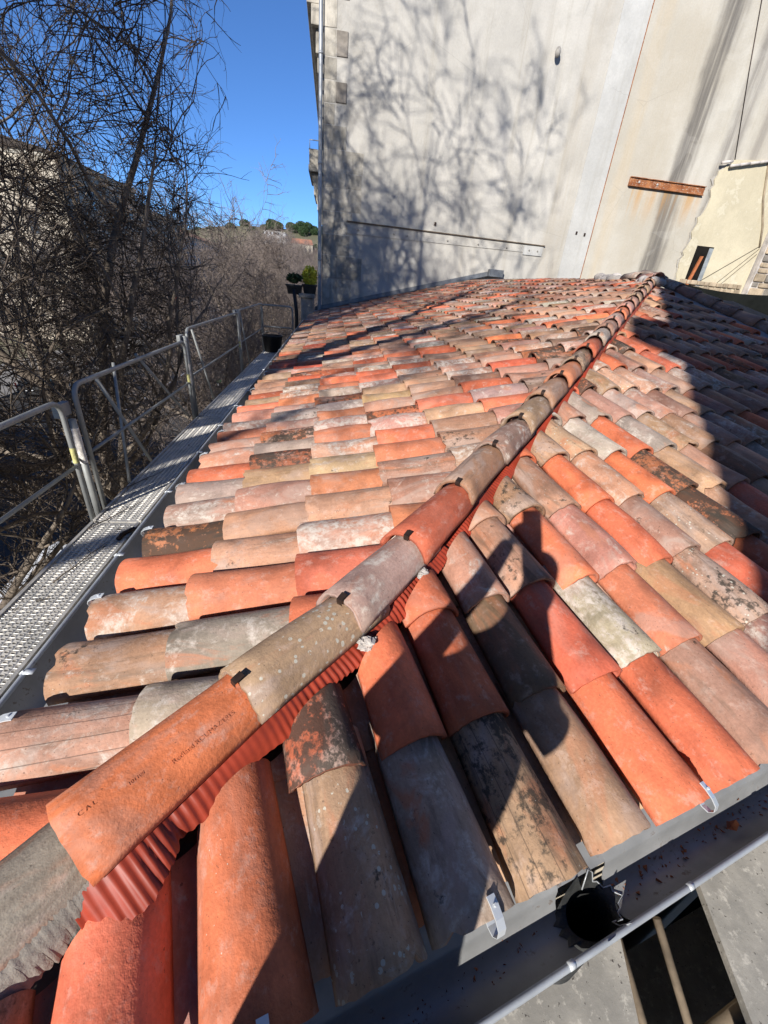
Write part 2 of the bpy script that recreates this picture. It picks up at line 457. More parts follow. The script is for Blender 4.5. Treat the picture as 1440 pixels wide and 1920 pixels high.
# hill at the end of the street
xs = np.linspace(-340, 340, 60); ys = np.linspace(330, 800, 30)
X, Y = np.meshgrid(xs, ys)
Hh = 50 * np.exp(-((X + 30) / 210) ** 2) * np.clip((Y - 330) / 130, 0, 1) ** .8 + 3 * np.sin(X * .045) * np.cos(Y * .03) * np.clip((Y - 330) / 90, 0, 1) - 1
hv = np.stack([X, Y, Hh], -1).reshape(-1, 3)
hf = np.array([(i * 60 + j, i * 60 + j + 1, (i + 1) * 60 + j + 1, (i + 1) * 60 + j) for i in range(29) for j in range(59)])
tag(obj('hill', mesh('hill', hv, hf, M_EARTH, True)), kind='structure')

# ================================================================== HOUSE WITH THE TILED ROOF
Z = GZ
C = np.array([-.78, -.2, Z - 1.07]); M1 = .26; AH = R(51)
HD = np.array([math.cos(AH), math.sin(AH)])                       # hip direction in plan
BE = R(15.6); U = np.array([math.cos(BE), math.sin(BE)]); NN = np.array([-math.sin(BE), math.cos(BE)])
M2 = M1 * math.cos(AH) / math.sin(AH - BE)
TP = 8.40
PEAK = C[:2] + HD * TP
YW = 16.0                                                          # face of the end wall
RIDGE_END = np.array([5.5, YW])
def zl(x): return C[2] + M1 * (x - C[0])
def zn(p): return C[2] + M2 * ((np.asarray(p)[..., :2] - C[:2]) @ NN)
def near(s, d, dz=0.):
    p = C[:2] + s * U + d * NN
    return np.array([p[0], p[1], C[2] + M2 * d + dz])
house = thing('house', 'low house under a terracotta barrel-tile hip roof with zinc gutters, filling the foreground', 'house', (2.0, 6.0, 0))
# body of the house
fp = [tuple(C[:2] + .75 * U * .5 + .42 * NN), tuple(C[:2] + 8.6 * U + .35 * NN), (9.2, YW - .02), (-.45, YW - .02), (-.45, .55)]
MB().prism(fp, 0, Z - 1.14).build('house_wall', M_CREAM, house)
# boards under the tiles
c3 = lambda p, z: (p[0], p[1], z)
dk = MB()
e0 = C[:2] + np.array([.10, .14])
pl = [(C[0] + .10, .35), (C[0] + .10, YW - .01), tuple(RIDGE_END - (0, .01)), tuple(PEAK), tuple(C[:2] + HD * .4)]
dk.add([(x, y, zl(x) - .055) for x, y in pl], [(0, 1, 2, 3, 4)][::1])
q = [near(.3, .235), near(8.8, .235), near(8.8, 4.85), near(.815 * TP, .579 * TP), near(.36, .26)]
dk.add([(p[0], p[1], p[2] - .055) for p in q], [(0, 1, 2, 3, 4)])
pk = near(.815 * TP, .579 * TP)
dk.add([(PEAK[0], PEAK[1], pk[2] - .05), (RIDGE_END[0], YW - .01, zl(5.5) - .05), (9.2, YW - .01, zl(5.5) - 1.0), (8.4, PEAK[1] + 1.2, pk[2] - 1.0)], [(0, 3, 2, 1)])
dk.build('roof_deck', M_UNDER, house)

# ---------------- barrel tiles
PAL = {  # base colour, lime bloom, black lichen, light lichen discs, groove
    'n': ((.55, .148, .072), .12, .06, .05), 'o': ((.47, .165, .083), .24, .20, .05),
    'r': ((.47, .112, .056), .10, .08, .02), 'b': ((.335, .188, .125), .30, .52, .2),
    't': ((.405, .235, .15), .32, .38, .1), 'g': ((.34, .27, .225), .58, .42, .2),
    'w': ((.37, .21, .155), .70, .42, .1), 'p': ((.42, .215, .155), .55, .26, .05),
    'k': ((.42, .135, .06), .12, .93, .1), 'm': ((.20, .115, .08), .22, .5, .1),
    'l': ((.37, .24, .165), .36, .62, .7), 'y': ((.45, .28, .17), .36, .25, .05)}
BAG = 'nnnnoorrbbbbbttttttggwwwwwppppkkkmml'
IDX = {}
NOBELLY = [False]
def grid_faces(na, nl):
    if (na, nl) in IDX: return IDX[(na, nl)]
    f = []; A = na + 1; T = A * (nl + 1)
    for i in range(nl):
        for j in range(na):
            a = i * A + j
            f.append((a, a + 1, a + A + 1, a + A)); f.append((T + a, T + a + A, T + a + A + 1, T + a + 1))
        a = i * A; f.append((a, a + A, T + a + A, T + a))
        a = i * A + na; f.append((a, T + a, T + a + A, a + A))
    for j in range(na):
        f.append((j, T + j, T + j + 1, j + 1)); a = nl * A + j
        f.append((a, a + 1, T + a + 1, T + a))
    IDX[(na, nl)] = np.array(f); return IDX[(na, nl)]
def tile_verts(L, r0, r1, h0, h1, th, na, nl, rag, concave=False, seed=0.):
    A = na + 1
    ph = np.linspace(-1, 1, A) * R(82); cm = math.cos(R(82))
    t = np.linspace(0, 1, nl + 1)[:, None]
    r = r0 + (r1 - r0) * t; h = h0 + (h1 - h0) * t
    bl = 0. if NOBELLY[0] else 1.
    belly = bl * (.006 * np.sin(t * math.pi) * rng.normal() + .003 * np.sin(t * 5 + rng.uniform(0, 6)) * np.sin(ph + rng.uniform(0, 6))[None])
    prof = (np.cos(ph)[None] - cm) / (1 - cm)
    y = r * np.sin(ph)[None] * (1 + bl * .02 * np.sin(3 * ph + rng.uniform(0, 6)))[None]
    z = h * prof + belly
    x = np.repeat(t * L, A, 1)
    rg = rag * (rng.normal(size=A) * .30 + .45 * np.sin(ph * rng.uniform(.6, 1.6) + rng.uniform(0, 6)))
    if na >= 12 and rag > .003:                                      # chipped lips on the old ones
        for _ in range(rng.integers(0, 3)):
            q0 = rng.integers(1, A - 1); rg[q0] += rng.uniform(.006, .018); rg[q0 - 1] += rng.uniform(0, .006)
    x[0] += rg; x[-1] += rag * rng.normal(size=A) * .5
    zi = (h - th) * prof + belly * .9
    yi = (r - th) * np.sin(ph)[None] * np.ones_like(y)
    if concave: z, zi = -z, -zi
    v = np.concatenate([np.stack([x, y, z], -1).reshape(-1, 3), np.stack([x, yi, zi], -1).reshape(-1, 3)])
    arc = (r0 * ph)[None] * np.ones_like(x)
    uv = np.stack([x, arc, np.full_like(x, seed)], -1).reshape(-1, 3)
    return v, np.concatenate([uv, uv + (0, 0, .31)])
def set_attr(me, uv, col, par):
    n = len(me.vertices)
    a = me.attributes.new('tuv', 'FLOAT_VECTOR', 'POINT'); a.data.foreach_set('vector', np.asarray(uv, np.float32).ravel())
    a = me.attributes.new('tcol', 'FLOAT_COLOR', 'POINT'); a.data.foreach_set('color', np.asarray(col, np.float32).ravel())
    a = me.attributes.new('tpar', 'FLOAT_VECTOR', 'POINT'); a.data.foreach_set('vector', np.asarray(par, np.float32).ravel())
def style(code):
    gr = 0.
    if code.endswith('+'): gr = 1.; code = code[0]
    c, w, d, s = PAL[code]
    j = rng.normal(size=3) * .05
    c = np.array(c) * .95 * (1 + rng.normal() * .12) * (1 + j)
    clip = lambda x: float(np.clip(x, 0, 1))
    return np.append(np.clip(c, .01, .9), gr), np.array([clip(w + rng.normal() * .10), clip(d + rng.normal() * .09), clip(s + rng.normal() * .05)])
def frame_tile(v, o, a, b, n):
    return o + v[:, :1] * a + v[:, 1:2] * b + v[:, 2:3] * n
ALL = []      # dicts of every tile before it becomes an object
def hipq(p): return HD[0] * (p[:, 1] - C[1]) - HD[1] * (p[:, 0] - C[0])
def put(kind, o, ax, ac, L, r0, r1, h0, h1, code, rag, clip=None, concave=False, th=.013, big=None, lift0=.02, lift1=0.):
    """o: lower end on the roof plane; ax: unit vector up the slope; ac: unit vector across"""
    o = np.array(o, float); ax = np.array(ax, float); ac = np.array(ac, float)
    ax = ax + ac * rng.normal() * .014; ax /= np.linalg.norm(ax)
    nz = np.cross(ax, ac); nz /= np.linalg.norm(nz)
    if nz[2] < 0: nz = -nz
    ax2 = ax * L + nz * (lift1 - lift0); ax2 /= np.linalg.norm(ax2)
    nz = np.cross(ax2, ac); nz = nz if nz[2] > 0 else -nz; nz /= np.linalg.norm(nz)
    o = o + nz * lift0
    dist = np.linalg.norm(o + ax2 * L / 2 - np.array([0, 0, Z]))
    na, nl = (16, 7) if dist < 1.8 else (12, 4) if dist < 3.2 else (8, 3) if dist < 7 else (6, 2)
    seed = rng.uniform(0, 90)
    v, uv = tile_verts(L, r0, r1, h0, h1, th, na, nl, rag, concave, seed)
    P = frame_tile(v, o, ax2, ac, nz)
    F = grid_faces(na, nl)
    if concave: F = F[:, ::-1]
    cut = None
    if clip is not None:
        qd = clip(P)
        if qd.max() < .02: return
        if qd.min() < 0: cut = True
    col, par = style(code)
    cen = P.mean(0)
    rel = RC.T @ (cen - np.array([0, 0, Z]))
    scr = rel[2] > .05 and abs(rel[0] / rel[2]) < .97 and abs(rel[1] / rel[2]) < 1.28
    hgt = 1. / max(rel[2], .1) ** 2 if scr else 0.
    ALL.append(dict(kind=kind, P=P, F=F, uv=uv, col=col, par=par, clip=clip if cut else None, size=hgt))
    return ALL[-1]
def tile_mesh(t, name):
    me = mesh(name, t['P'], t['F'], M_TERRA, True)
    n = len(t['P'])
    set_attr(me, t['uv'], np.repeat(t['col'][None], n, 0), np.repeat(t['par'][None], n, 0))
    if t['clip'] is not None:
        for (co, no) in t['clip'].planes:
            bm = bmesh.new(); bm.from_mesh(me)
            bmesh.ops.bisect_plane(bm, geom=list(bm.verts) + list(bm.edges) + list(bm.faces), dist=1e-5, plane_co=co, plane_no=no, clear_outer=True)
            bm.to_mesh(me); bm.free()
    return me
class Clip:
    """keeps the side of each vertical plane its normal points away from"""
    def __init__(s, planes): s.planes = [(Vector(c), Vector(n).normalized()) for c, n in planes]
    def __call__(s, P):
        return np.min([-(P - np.array(c)) @ np.array(n) for c, n in s.planes], 0)
hipn = np.array([HD[1], -HD[0], 0.])                                # points to the near slope
def hlat(t): return -.078 * np.clip((1.38 - t) / .68, 0, 1.6)        # the old hip wanders toward the street at its foot
def hlift(t): return .022 * np.clip((1.38 - t) / .38, 0, 1)
def hpt(t, dz=0.):
    return np.array([*(C[:2] + HD * t + hipn[:2] * hlat(t)), C[2] + M1 * HD[0] * t + hlift(t) + dz])
def hip_clip(side, q, low=False):
    if low:                                                         # plane along the wandering foot of the hip
        a, b = hpt(.70), hpt(1.38); d = (b - a)[:2] / np.linalg.norm((b - a)[:2])
        n = np.array([d[1], -d[0], 0.]) * side; return (tuple(a - n * q), tuple(n))
    n = hipn * side; return (tuple(C - n * q), tuple(n))
rdg = (RIDGE_END - PEAK); rdg /= np.linalg.norm(rdg); rn = np.array([rdg[1], -rdg[0], 0])
# --- left slope
AX = np.array([1, 0, M1]) / math.hypot(1, M1); AC = np.array([0, 1., 0])
SPC = .2133; CRS = .323
LEFT = {-1: ['n', 't'], 0: ['w+', 'g'], 1: ['b', 'g', 'n'], 2: ['p', 'o', 'n'], 3: ['n', 't', 'w', 'o'], 4: ['k', 't', 'b', 'p'], 5: ['w', 'p', 'o', 'b', 'w'],
        6: ['g', 't', 't', 'o', 'b'], 7: ['n', 'k', 'w', 'n', 'b'], 8: ['p', 'g', 'o', 'w', 'y'], 9: ['p', 'k', 'w', 'k', 'n', 'g'], 10: ['o', 'w', 'o', 'p', 'b'],
        11: ['w', 'g', 'g', 'y', 'b'], 12: ['p', 'w', 'k', 'y', 't'], 13: ['n', 'o', 'g', 'w', 'b'], 14: ['t', 'w', 'o', 'n', 'p']}
ncol = int((YW - .1 - .67) / SPC)
for j in range(-3, ncol + 1):
    yc = .67 + SPC * j + rng.normal() * .004
    for k in range(17):
        xlo = C[0] + .055 + CRS * k + rng.normal() * .008
        code = LEFT[j][k] if j in LEFT and k < len(LEFT[j]) else random.choice(BAG)
        if k > 0 and yc < -.1: continue
        cl = Clip([hip_clip(1, .078, j <= 3), ((PEAK[0] - .02, PEAK[1], 0), tuple(rn)), ((0, YW - .06, 0), (0, 1, 0))])
        rag = .0018 if code[0] in 'nr' else .0035
        put('cover_tile', (xlo, yc + rng.normal() * .003, zl(xlo) + .004), AX, AC, .42, .099 + rng.normal() * .003, .083, .083 + rng.normal() * .004, .07, code, rag, cl)
    for k in range(17):
        xlo = C[0] + .06 + CRS * k + .03
        cl = Clip([hip_clip(1, .07, j <= 3), ((PEAK[0] - .02, PEAK[1], 0), tuple(rn)), ((0, YW - .06, 0), (0, 1, 0))])
        put('channel_tile', (xlo, yc + SPC / 2, zl(xlo) + .036), AX, AC, .42, .078, .088, .07, .075, random.choice('ptptypbo'), .003, cl, True, lift0=.012)
# --- near slope
AXN = np.array([NN[0], NN[1], M2]); AXN /= np.linalg.norm(AXN); ACN = np.array([U[0], U[1], 0.])
SPN = .186; CRN = .2925
NEAR = {-1: ['n'], 0: ['n', 'n'], 1: ['l', 'k'], 2: ['g', 'n'], 3: ['b+', 'n', 'n'], 4: ['t', 'm', 'p', 'p'], 5: ['n', 'r', 'b', 't', 'n'], 6: ['n', 'g', 'n', 'b', 'y'],
        7: ['b', 'o', 'p', 'b', 'n'], 8: ['p', 'b', 'r', 'n', 'b', 'o'], 9: ['w', 'l', 'b', 'p', 'l', 'g', 'o'], 10: ['n', 'r', 'l', 'n', 'g', 'b', 'n'], 11: ['g', 'n', 'k', 'k', 'n', 'g', 'n']}
for j in range(-2, 37):
    sc_ = .77 + SPN * j
    if sc_ > 6.62: break
    for k in range(18 if j > 0 else 1):
        d = .172 + CRN * k + rng.normal() * .008
        code = NEAR[j][k] if j in NEAR and k < len(NEAR[j]) else random.choice(BAG)
        cl = Clip([hip_clip(-1, .094, j <= 1)])
        rag = .0018 if code[0] in 'nr' else .0035
        put('cover_tile', near(sc_ + rng.normal() * .004, d, .004), AXN, ACN, .385, .0865 + rng.normal() * .003, .073, .078 + rng.normal() * .004, .066, code, rag, cl)
    for k in range(18):
        d = .20 + CRN * k
        cl = Clip([hip_clip(-1, .09, j <= 1)])
        put('channel_tile', near(sc_ + SPN / 2, d, .03), AXN, ACN, .385, .066, .074, .062, .066, random.choice('ptptyboo'), .003, cl, True, lift0=.012)
for k in range(18):     # verge column beyond the valley strip
    d = .172 + CRN * k
    if d > 4.95: break
    put('cover_tile', near(7.05, d, .03), AXN, ACN, .385, .12, .105, .11, .1, random.choice('bggtb'), .005)
covers = sorted([t for t in ALL if t['kind'] == 'cover_tile'], key=lambda t: -t['size'])
chans = sorted([t for t in ALL if t['kind'] == 'channel_tile'], key=lambda t: -t['size'])
def emit_tiles(lst, nmax, name, field):
    single, rest = lst[:nmax], [t for t in lst[nmax:]]
    for t in single:
        obj(name, tile_mesh(t, name), house)
    free = [t for t in rest if t['clip'] is None]; cutt = [t for t in rest if t['clip'] is not None]
    V = [t['P'] for t in free]; uv = [t['uv'] for t in free]; F = []; off = 0
    cols = [np.repeat(t['col'][None], len(t['P']), 0) for t in free]; pars = [np.repeat(t['par'][None], len(t['P']), 0) for t in free]
    for t in free: F.append(t['F'] + off); off += len(t['P'])
    Fl = [tuple(r) for r in np.concatenate(F)]
    for t in cutt:
        me = tile_mesh(t, 'tmp')
        n = len(me.vertices)
        if n == 0: bpy.data.meshes.remove(me); continue
        a = np.zeros(n * 3, np.float32); me.vertices.foreach_get('co', a); V.append(a.reshape(-1, 3))
        a = np.zeros(n * 3, np.float32); me.attributes['tuv'].data.foreach_get('vector', a); uv.append(a.reshape(-1, 3))
        cols.append(np.repeat(t['col'][None], n, 0)); pars.append(np.repeat(t['par'][None], n, 0))
        Fl += [tuple(i + off for i in p.vertices) for p in me.polygons]; off += n
        bpy.data.meshes.remove(me)
    me = mesh(field, np.concatenate(V), Fl, M_TERRA, True)
    set_attr(me, np.concatenate(uv), np.concatenate(cols), np.concatenate(pars))
    tag(obj(field, me, house), kind='stuff')
emit_tiles(covers, 300, 'cover_tile', 'cover_tile_field')
emit_tiles(chans, 90, 'channel_tile', 'channel_tile_field')

# ---------------- hip tiles with clips
ts = [.33, .69, 1.004, 1.303, 1.608, 1.96, 2.31, 2.637, 2.988, 3.365]
while ts[-1] < 8.0: ts.append(ts[-1] + .345 + rng.normal() * .012)
hcode = ['g', 'n', 'l', 'w', 'n', 'b', 'w', 'b', 'b', 'o', 'l', 'r', 'g', 'b', 'w', 'n', 'p', 'b', 'l', 'p', 't', 'p', 'y', 'b']
HAX = np.array([HD[0], HD[1], M1 * HD[0]]); HAX /= np.linalg.norm(HAX); HAC = np.array([HD[1], -HD[0], 0.])
hip_objs = []
for i, t in enumerate(ts):
    base = hpt(t, .058)
    HAX = hpt(t + .33) - hpt(t); HAX /= np.linalg.norm(HAX); HAC = np.array([HAX[1], -HAX[0], 0.]); HAC /= np.linalg.norm(HAC)
    NOBELLY[0] = i == 1
    e = put('hip_tile', base, HAX, HAC, .42, .085 if i < 2 else .080 if i != 4 else .088, .071, .08, .07, hcode[i] if i < len(hcode) else random.choice(BAG), .003 if i in (1, 4) else .006, None, lift0=.026)
    if i == 1: e['col'][:3] = (.56, .16, .065); e['par'][:] = (.34, .03, .0)
    if i == 0: e['col'][:3] = (.25, .215, .175); e['par'][:] = (.25, .45, .0)
    if i == 2: e['col'][:3] = (.34, .225, .14); e['par'][:] = (.33, .42, .75)
    if i == 3: e['col'][:3] = (.36, .235, .20); e['par'][:] = (.55, .22, .0)
    h = obj('hip_tile', tile_mesh(e, 'hip_tile'), house)
    hip_objs.append((h, e, base, HAX, HAC))
    if i < 2: continue
    nzz = np.cross(HAC, HAX); nzz = nzz if nzz[2] > 0 else -nzz
    top = base + nzz * (.080 + .026 + .003) + HAC * .012
    w = .0085
    prof = [(.020, .002), (.0195, .005), (.003, .002), (-.003, .0005), (-.0045, -.008), (-.003, -.016)]
    v = []
    for a, b in prof: v += [top + HAX * a + nzz * b - HAC * w, top + HAX * a + nzz * b + HAC * w]
    v += [p - nzz * .0018 for p in v]
    n = len(prof); f = [(2 * q, 2 * q + 1, 2 * q + 3, 2 * q + 2) for q in range(n - 1)] + [(2 * n + 2 * q + 2, 2 * n + 2 * q + 3, 2 * n + 2 * q + 1, 2 * n + 2 * q) for q in range(n - 1)]
    MB().add(v, f).build('clip', M_CLIP, h)
# stamped lettering on the orange hip tile
def stamp(text, tile, base, HAX, HAC, x0, arc0, size, name='stamped_lettering'):
    cu = bpy.data.curves.new(name, 'FONT'); cu.body = text; cu.size = size; cu.extrude = .00025; cu.offset = -.0002
    tmp = bpy.data.objects.new('tmp_text', cu); COL.objects.link(tmp)
    bpy.context.view_layer.update()
    me = bpy.data.meshes.new_from_object(tmp.evaluated_get(bpy.context.evaluated_depsgraph_get()))
    bpy.data.objects.remove(tmp)
    n = len(me.vertices); co = np.zeros(n * 3, np.float32); me.vertices.foreach_get('co', co); co = co.reshape(-1, 3)
    nzz = np.cross(HAC, HAX); nzz = nzz if nzz[2] > 0 else -nzz
    x = x0 + co[:, 0]; ph = arc0 - co[:, 1] / .085
    t = x / .42; r = .085 + (.071 - .085) * t; h = .08 + (.07 - .08) * t; cm = math.cos(R(82))
    y = r * np.sin(ph) ; z = h * (np.cos(ph) - cm) / (1 - cm) + .00055 + co[:, 2]
    ax2 = HAX * .42 - nzz * .026; ax2 /= np.linalg.norm(ax2); nz2 = np.cross(HAC, ax2); nz2 = nz2 if nz2[2] > 0 else -nz2
    P = base + nzz * .026 + x[:, None] * ax2 + y[:, None] * HAC + z[:, None] * nz2
    me.vertices.foreach_set('co', P.astype(np.float32).ravel()); me.materials.clear(); me.materials.append(M_TERRA)
    uv = np.stack([x, ph * .105, np.full(n, 5.)], -1)
    set_attr(me, uv, np.repeat([[.47, .13, .052, 0]], n, 0), np.repeat([[.05, .05, 0]], n, 0))
    me.update(); obj(name, me, tile)
hx, he, hb, hA, hB = hip_objs[1]
stamp('Redland ROUMAZIERES', hx, hb, hA, hB, .165, .60, .0125)
stamp('101108', hx, hb, hA, hB, .10, .36, .009)
stamp('C A L', hx, hb, hA, hB, .03, .22, .011)

# ---------------- corrugated red hip roll showing below the hip tiles
for side in (1, -1):
    tt = np.concatenate([np.arange(.645, 4.2, .0034), np.arange(4.2, 8.35, .012)])
    lat = np.array([.045, .065, .082, .094, .104]) if side == 1 else np.array([.04, .055, .068, .076, .082])
    V = []
    nt = len(tt)
    flap = np.clip(1 - np.abs((tt - .725) / .07), 0, 1) ** .5 * .05 if side == 1 else np.zeros(nt)
    ph = tt / .0165 * 2 * math.pi + .6 * np.sin(tt * 7)
    wave = np.sin(ph + .8 * np.sin(tt * 41)) * .0034 * (.75 + .35 * np.sin(tt * 17 + 1) + .2 * np.sin(tt * 5.3))
    dr = side * hipn[:2]
    for li, q in enumerate(lat):
        qq = q + flap * (li / 4.) + (.006 * np.sin(tt * 31) if li == 4 else 0)
        qq = qq + side * hlat(tt); px = C[0] + HD[0] * tt + dr[0] * qq; py = C[1] + HD[1] * tt + dr[1] * qq
        zz = (C[2] + M2 * ((np.stack([px, py], -1) - C[:2]) @ NN)) if side == 1 else C[2] + M1 * (px - C[0])
        zz = zz + hlift(tt) * (1 - li / 4.) + np.where(tt > 1.75, .050, .074) - .020 * (li / 4.) ** 2 + flap * .35 + wave * (.3 + li * .25) + .004 * np.sin(tt * 13 + li)
        V.append(np.stack([px, py, zz], -1))
    V = np.stack(V, 1).reshape(-1, 3); nlat = len(lat)
    F = np.array([(i * nlat + j, i * nlat + j + 1, (i + 1) * nlat + j + 1, (i + 1) * nlat + j) for i in range(nt - 1) for j in range(nlat - 1)])
    if side == 1: F = F[:, ::-1]
    obj('hip_roll', mesh('hip_roll', V, F, M_MEMB, True), house)
bd_t = np.arange(.30, .72, .0035); lt_ = (.066, .078, .086, .094)
V = np.array([[*(C[:2] + HD * t + hipn[:2] * (q + hlat(t) + rng.normal() * .0012)), 0] for t in bd_t for q in lt_])
V[:, 2] = zn(V) + np.tile([.100, .090, .072, .04], len(bd_t)) + rng.normal(size=len(V)) * .0009
F = np.array([(i * 4 + j, (i + 1) * 4 + j, (i + 1) * 4 + j + 1, i * 4 + j + 1) for i in range(len(bd_t) - 1) for j in range(3)])
obj('bedding_mortar', mesh('bedding_mortar', V, F, M_GRIT, True), house)
# ---------------- ridge caps and mortar at the top of the hip
RAX = np.array([rdg[0], rdg[1], .027]); RAX /= np.linalg.norm(RAX); RAC = np.array([rdg[1], -rdg[0], 0.])
for i, yy in enumerate((-.15, .30)):
    b = np.array([*(PEAK + rdg * yy), 0]); b[2] = zl(b[0]) + .075
    e = put('ridge_tile', b, RAX, RAC, .46, .10, .095, .095, .09, 'pg'[i], .006, lift0=.02)
    obj('ridge_tile', tile_mesh(e, 'ridge_tile'), house)
mb = MB()
for i in range(34):
    yy = -.25 + i * .06; b = PEAK + rdg * yy + RAC[:2] * rng.uniform(-.09, .09)
    mb.sphere((b[0], b[1], zl(b[0]) + .075 + rng.uniform(-.02, .02)), rng.uniform(.06, .10), 8, 5, (1, 1.3, .75))
mb.build('ridge_mortar', M_MORTAR, house, True)
for (t, lt) in ((1.29, .088), (1.58, .086)):   # white dabs of mortar beside the hip
    mb = MB()
    for q in range(7):
        p = C[:2] + HD * (t + rng.normal() * .008) + hipn[:2] * (lt + rng.normal() * .005)
        mb.sphere((p[0], p[1], zn(p) + .092 + rng.normal() * .006), rng.uniform(.006, .014), 8, 6, (1.2, 1.2, .5))
    mb.v = [v + rng.normal(size=v.shape) * .0022 for v in mb.v]
    mb.build('mortar_dab', M_MORTAR, house)
# tiles stop at the far wall under a strip of lead
f0 = np.array([-.62, YW - .015]); f1 = np.array([5.5, YW - .015])
fl = MB()
va = []
for q in np.linspace(0, 1, 14):
    x = f0[0] + (f1[0] - f0[0]) * q
    va += [(x, YW - .20, zl(x) + .105), (x, YW - .02, zl(x) + .115), (x, YW - .012, zl(x) + .235)]
fl.add(va, [(3 * i + j, 3 * i + j + 1, 3 * i + 4 + j, 3 * i + 3 + j) for i in range(13) for j in (0, 1)])
fl.build('wall_flashing', M_LEAD, house)
MB().box((5.25, YW - .22, zl(5.4) + .05), (5.75, YW - .012, zl(5.4) + .27)).build('ridge_end_cap', M_LEAD, house, bevel=.01)
# valley strip beside the verge column
vs = MB(); va = []
for d in np.linspace(.2, 4.7, 12): va += [near(6.68, d, .03), near(6.82, d, -.01), near(6.95, d, .05)]
vs.add(va, [(3 * i + j, 3 * i + j + 1, 3 * i + 4 + j, 3 * i + 3 + j) for i in range(11) for j in (0, 1)])
vs.build('valley_flashing', M_ZINC, house)

# ---------------- gutters
def sweep(prof, origin_fn, ss, close=False):
    n = len(prof); V = []
    for s in ss: V += [origin_fn(s, a, b) for a, b in prof]
    F = [(i * n + j, i * n + j + 1, (i + 1) * n + j + 1, (i + 1) * n + j) for i in range(len(ss) - 1) for j in range(n - 1)]
    return V, F
arc = lambda c, zc, r, dz, n: [(c + r * math.cos(a), zc - dz * math.sin(a)) for a in np.linspace(0, math.pi, n)]
# street side gutter (profile in x, z)
gp = [(-.63, Z - 1.085), (-.70, Z - 1.105), (-.782, Z - 1.112)] + arc(-.84, Z - 1.118, .056, .075, 12) + [(-.899, Z - 1.112)]
V, F = sweep(gp, lambda s, a, b: (a, s, b), np.linspace(-.35, 15.85, 30))
gl = obj('gutter', mesh('gutter', V, F, M_ZINC, True), house)
gl['label'] = 'street side zinc gutter'
V2, F2 = sweep([(a - .003, b - .003) for a, b in gp], lambda s, a, b: (a, s, b), np.linspace(-.35, 15.85, 30))
MB().add(V2, [q[::-1] for q in F2]).build('gutter_underside', M_ZINC, gl, True)
MB().tube([(-.902, y, Z - 1.113 + .002 * math.sin(y * 3)) for y in np.linspace(-.35, 15.85, 40)], .0075, 8).build('rolled_rim', M_ZINCB, gl, True)
for y in np.arange(.35, 15.6, .62):
    mbk = MB().tube([(-.902, y, Z - 1.1035), (-.9145, y, Z - 1.113), (-.905, y, Z - 1.13)] , .004, 5)
    mbk.obox((-.888, y, Z - 1.106), (.014, 0, 0), (0, .011, 0), (0, 0, .0012))
    mbk.build('gutter_bracket', M_HOOK, gl, True)
# near gutter (profile in d, z)
GC, GR, GD = .126, .047, .068
gp = [(.30, Z - 1.03), (.24, Z - 1.062), (.176, Z - 1.088)] + arc(GC, Z - 1.096, GR, GD, 12)[0:] + [(.0785, Z - 1.093)]
gof = lambda s, a, b: (*(C[:2] + s * U + a * NN), b)
S0, S1 = 1.375, 1.512
parts = [np.linspace(-.05, S0, 12), np.linspace(S1, 8.6, 20)]
Vs, Fs = [], []
gm = MB()
for ss in parts:
    V, F = sweep(gp, gof, ss); gm.add(V, F)
    V, F = sweep([(a, b - .003) for a, b in gp], gof, ss); gm.add(V, [q[::-1] for q in F])
V, F = sweep(gp[:3], gof, np.linspace(S0, S1, 3)); gm.add(V, F)
V, F = sweep(gp[-3:], gof, np.linspace(S0, S1, 3)); gm.add(V, F)
gn = gm.build('gutter', M_ZINC, house, True); gn['label'] = 'near zinc gutter with an open black outlet'
MB().tube([gof(s, .0765, Z - 1.094 + .0015 * math.sin(s * 9)) for s in np.linspace(-.05, 8.6, 40)], .0062, 10).build('rolled_rim', M_ZINCB, gn, True)
for s in np.arange(.98, 4.5, .34):
    c = np.array(gof(s, .077, Z - 1.093)); 
    MB().tube([c - np.array([*U, 0]) * .007, c + np.array([*U, 0]) * .007], .0072, 10).build('rim_joint', M_HOOK, gn, True)
# outlet: torn rubber collar round a pipe
oc = np.array(gof((S0 + S1) / 2, .122, Z - 1.118)); Un = np.array([*U, 0]); Nn = np.array([*NN, 0]); Zn = np.array([0, 0, 1.])
V = []; K = 40
for j in range(K):
    a = 2 * math.pi * j / K; ca, sa = math.cos(a), math.sin(a)
    wob = 1 + .10 * math.sin(3 * a + 1) + .09 * rng.normal()
    prof = lambda d: (Z - 1.096 - GD * math.sqrt(max(0, 1 - (min(abs(d - GC), GR * .9999) / GR) ** 2)))
    d2 = GC + .046 * sa * wob
    zo = prof(d2) + .0025
    V.append(np.array(gof((S0 + S1) / 2 + .086 * ca * wob, d2, max(zo, Z - 1.162) + (.012 if abs(sa) > .93 else 0))))
    V.append(np.array(gof((S0 + S1) / 2 + .060 * ca, GC + .042 * sa, Z - 1.148 + .010 * abs(sa))))
    V.append(np.array(gof((S0 + S1) / 2 + .056 * ca, GC + .040 * sa, Z - 1.168)))
    V.append(np.array(gof((S0 + S1) / 2 + .054 * ca, GC + .039 * sa, Z - 1.42)))
F = [(j * 4 + q, j * 4 + q + 1, ((j + 1) % K) * 4 + q + 1, ((j + 1) % K) * 4 + q) for j in range(K) for q in range(3)]
F.append(tuple(j * 4 + 3 for j in range(K)))
MB().add(V, F).build('outlet_collar', M_RUBBER, gn, True)
MB().tube([np.array(V[4 * j]) + Zn * .002 for j in list(range(K - 10, K)) + list(range(0, 11))], .0016, 5).build('edge_highlight', M_HOOK, gn, True)  # bright tube on one half imitates light caught by the torn edge
